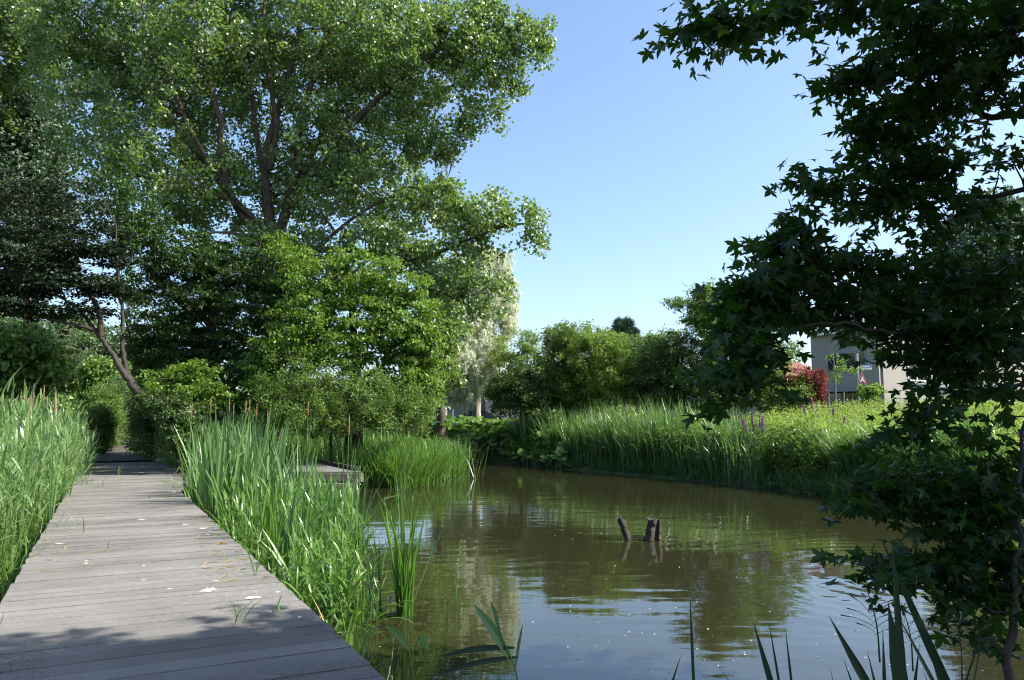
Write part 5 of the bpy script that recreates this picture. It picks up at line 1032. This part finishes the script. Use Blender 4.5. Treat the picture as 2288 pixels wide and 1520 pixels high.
blobs += [(np.array(c), np.array(r), n) for c, r, n in [((5.5, 4.9, 5.7), (2.2, 1.9, 1.7), 800), ((5.3, 4.4, 3.2), (1.4, 1.5, 1.4), 330), ((2.9, 3.75, 6.9), (3.4, 1.45, .9), 900), ((4.5, 2.6, 4.5), (1.7, 1.3, 1.4), 380), ((7.6, 3.4, 7.0), (2.6, 2.6, 2.2), 420), ((7.2, 1.6, 4.4), (1.8, 1.6, 1.5), 160)]]  # unseen crown masses, added to shade the hanging leaves, deck and near blades
SUNP = 0
P, O = crown_points(rng, blobs, 0, 0, 1, .5)
a, b_ = twigs_to(rng, P, SK, RS, frac=.25, droop=.06, rt=.0035, rb=.02)
ac = Acc(); ac.tubes(a[0], a[1], 5); ac.tubes(b_[0], b_[1], 4); ac.build('twigs', M['barkdark'], mt_)
# every clump is a spray: leaves in pairs along a shoot
n = len(P); per = 9; ax = nrm(rng.normal(size=(n, 3)) * [.8, .8, .35] + O * .4 + [-.35, 0, -.15]); tt = np.linspace(-.15, .19, per)
C = (P[:, None] + ax[:, None] * tt[None, :, None]).reshape(-1, 3); A0 = np.repeat(ax, per, 0); side = nrm(np.cross(A0, UP)) * np.tile([1, -1], n * per)[:n * per, None]
A = nrm(side * 1.0 + A0 * .5 + [0, 0, -.45] + rng.normal(0, .35, C.shape)); C = C + A * rng.uniform(.01, .05, (len(C), 1)); Nn = nrm(UP * 1.0 + rng.normal(0, .55, C.shape) + side * .2)
Ls = rng.uniform(.042, .088, len(C)) * np.repeat(np.where(np.arange(n) >= sum(x[6] for x in mbl), 1.7, 1.0), per)
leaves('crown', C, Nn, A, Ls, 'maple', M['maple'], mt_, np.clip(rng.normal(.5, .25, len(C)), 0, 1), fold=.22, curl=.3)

# ------------------------------------------------------------------ dark blades in the near right corner and the reed at bottom centre
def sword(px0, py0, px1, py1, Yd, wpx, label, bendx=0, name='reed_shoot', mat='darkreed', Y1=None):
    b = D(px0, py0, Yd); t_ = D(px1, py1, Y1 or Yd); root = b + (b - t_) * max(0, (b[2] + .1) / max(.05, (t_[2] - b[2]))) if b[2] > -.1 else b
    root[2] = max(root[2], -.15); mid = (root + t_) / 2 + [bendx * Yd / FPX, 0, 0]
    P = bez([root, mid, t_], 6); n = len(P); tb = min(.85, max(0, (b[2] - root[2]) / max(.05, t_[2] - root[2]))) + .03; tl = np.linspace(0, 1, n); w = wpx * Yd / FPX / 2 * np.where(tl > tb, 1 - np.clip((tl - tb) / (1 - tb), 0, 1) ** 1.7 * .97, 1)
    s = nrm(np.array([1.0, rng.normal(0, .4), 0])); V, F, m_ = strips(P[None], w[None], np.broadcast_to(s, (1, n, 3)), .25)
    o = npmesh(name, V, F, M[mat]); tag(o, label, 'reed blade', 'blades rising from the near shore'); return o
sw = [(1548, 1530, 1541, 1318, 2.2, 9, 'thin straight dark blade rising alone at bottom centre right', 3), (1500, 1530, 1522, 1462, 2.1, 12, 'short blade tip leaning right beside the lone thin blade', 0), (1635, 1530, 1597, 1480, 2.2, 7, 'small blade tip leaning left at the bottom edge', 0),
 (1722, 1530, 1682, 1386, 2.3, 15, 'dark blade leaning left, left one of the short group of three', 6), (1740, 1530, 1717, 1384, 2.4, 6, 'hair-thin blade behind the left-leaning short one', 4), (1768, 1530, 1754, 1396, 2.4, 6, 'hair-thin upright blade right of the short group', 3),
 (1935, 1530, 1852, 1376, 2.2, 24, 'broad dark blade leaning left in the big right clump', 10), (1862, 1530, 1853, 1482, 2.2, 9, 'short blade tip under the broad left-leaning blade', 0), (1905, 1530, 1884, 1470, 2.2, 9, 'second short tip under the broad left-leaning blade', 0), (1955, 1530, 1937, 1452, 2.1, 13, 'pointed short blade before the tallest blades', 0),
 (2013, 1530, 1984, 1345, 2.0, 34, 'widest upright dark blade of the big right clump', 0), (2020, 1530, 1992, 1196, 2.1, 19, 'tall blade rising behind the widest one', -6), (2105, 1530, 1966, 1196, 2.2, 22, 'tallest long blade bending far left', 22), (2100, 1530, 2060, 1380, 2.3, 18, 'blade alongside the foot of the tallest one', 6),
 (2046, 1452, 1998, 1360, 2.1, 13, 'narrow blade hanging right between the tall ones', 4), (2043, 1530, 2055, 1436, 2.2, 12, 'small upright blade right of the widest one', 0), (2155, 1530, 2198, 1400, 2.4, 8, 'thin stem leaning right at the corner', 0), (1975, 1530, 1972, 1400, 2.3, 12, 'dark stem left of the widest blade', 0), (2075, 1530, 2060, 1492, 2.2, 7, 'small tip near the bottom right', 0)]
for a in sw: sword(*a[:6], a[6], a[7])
# feathery grass panicles
def panicle(px, py0, py1, Yd, lean, label, seed):
    rng = np.random.RandomState(seed); b = D(px, py0, Yd); t_ = D(px - lean, py1, Yd); e = empty('grass_panicle', label, 'grass', (b[0], b[1], 0), 'feathery grass heads on the near shore'); ac = Acc()
    P = bez([b, (b + t_) / 2 + [.01, 0, 0], t_], 5); ac.tubes(P[None], np.linspace(.003, .001, len(P))[None], 4)
    for k in range(16):
        t = .35 + .6 * k / 16; q = b + (t_ - b) * t; d = nrm(np.array([(-1) ** k * .8 + rng.normal(0, .3), rng.normal(0, .5), .7])); l = .09 * (1.2 - t) * rng.uniform(.8, 1.6)
        Q = np.array([q, q + d * l * .5, q + d * l - [0, 0, l * .15]]); ac.tubes(Q[None], np.array([[.0008, .0008, .0022]]), 3)
    ac.build('head', M['darkreed'], e)
panicle(1966, 1480, 1305, 2.2, 32, 'feathery grass head left of the widest dark blade', 1); panicle(2040, 1500, 1345, 2.4, 26, 'feathery grass head right of the widest dark blade', 2); panicle(2150, 1530, 1360, 2.6, 20, 'feathery grass head at the right corner', 3); panicle(2175, 1530, 1385, 2.7, -10, 'second feathery grass head at the right corner', 4)
# leafy reed at the bottom centre
e = empty('reed_stalk', 'single leafy reed with long lance leaves at the bottom centre over the water', 'reed', (G(1160, 1530, 0.3)[0], 2.6, 0))
Yr = 2.7; P = bez([D(1170, 1640, Yr), D(1152, 1500, Yr), D(1120, 1420, Yr), D(1097, 1345, Yr)], 5); V, Q = tubes(P[None], np.linspace(.004, .002, len(P))[None], 6); npmesh('stem', V, Q, M['cattail'], e)
for k, (x0, y0, x1, y1, w_, mm) in enumerate([(1140, 1475, 1058, 1350, 20, 'cattail'), (1118, 1420, 1096, 1344, 10, 'cattail'), (1150, 1448, 978, 1468, 16, 'darkreed'), (1158, 1468, 965, 1512, 16, 'darkreed'), (1150, 1500, 1168, 1394, 9, 'cattail')]):
    a = D(x0, y0, Yr); b_ = D(x1, y1, Yr); Pq = bez([a, (a + b_) / 2 + [0, 0, .012], b_], 5); n = len(Pq); w = w_ * Yr / FPX / 2 * np.sin(np.clip(np.linspace(.06, 1, n), 0, 1) * math.pi) ** .8; w[-1] = .0005
    V, F, m_ = strips(Pq[None], w[None], np.broadcast_to(nrm(np.array([.5, .1, .8]) if k > 1 and k < 4 else np.array([.8, .3, .4])), (1, n, 3)), .2); npmesh('leaf', V, F, M[mm], e)
e2 = empty('reed_stalk', 'short reed sprig with two green leaves left of the bottom centre reed', 'reed', (G(925, 1530, .3)[0], 3.0, 0)); Yr = 3.3
for k, (x0, y0, x1, y1, w_) in enumerate([(915, 1450, 862, 1398, 16), (935, 1425, 958, 1452, 18), (905, 1520, 945, 1400, 7)]):
    a = D(x0, y0, Yr); b_ = D(x1, y1, Yr); Pq = bez([a, (a + b_) / 2 + [0, 0, .012], b_], 5); n = len(Pq); w = w_ * Yr / FPX / 2 * np.sin(np.clip(np.linspace(.06, 1, n), 0, 1) * math.pi) ** .8; w[-1] = .0005
    V, F, m_ = strips(Pq[None], w[None], np.broadcast_to(nrm(np.array([.5, .3, .6])), (1, n, 3)), .2); npmesh('leaf', V, F, M['sedge'], e2)
P = bez([D(900, 1640, Yr), D(905, 1520, Yr), D(935, 1425, Yr)], 5); V, Q = tubes(P[None], np.linspace(.003, .0015, len(P))[None], 6); npmesh('stem', V, Q, M['cattail'], e2)
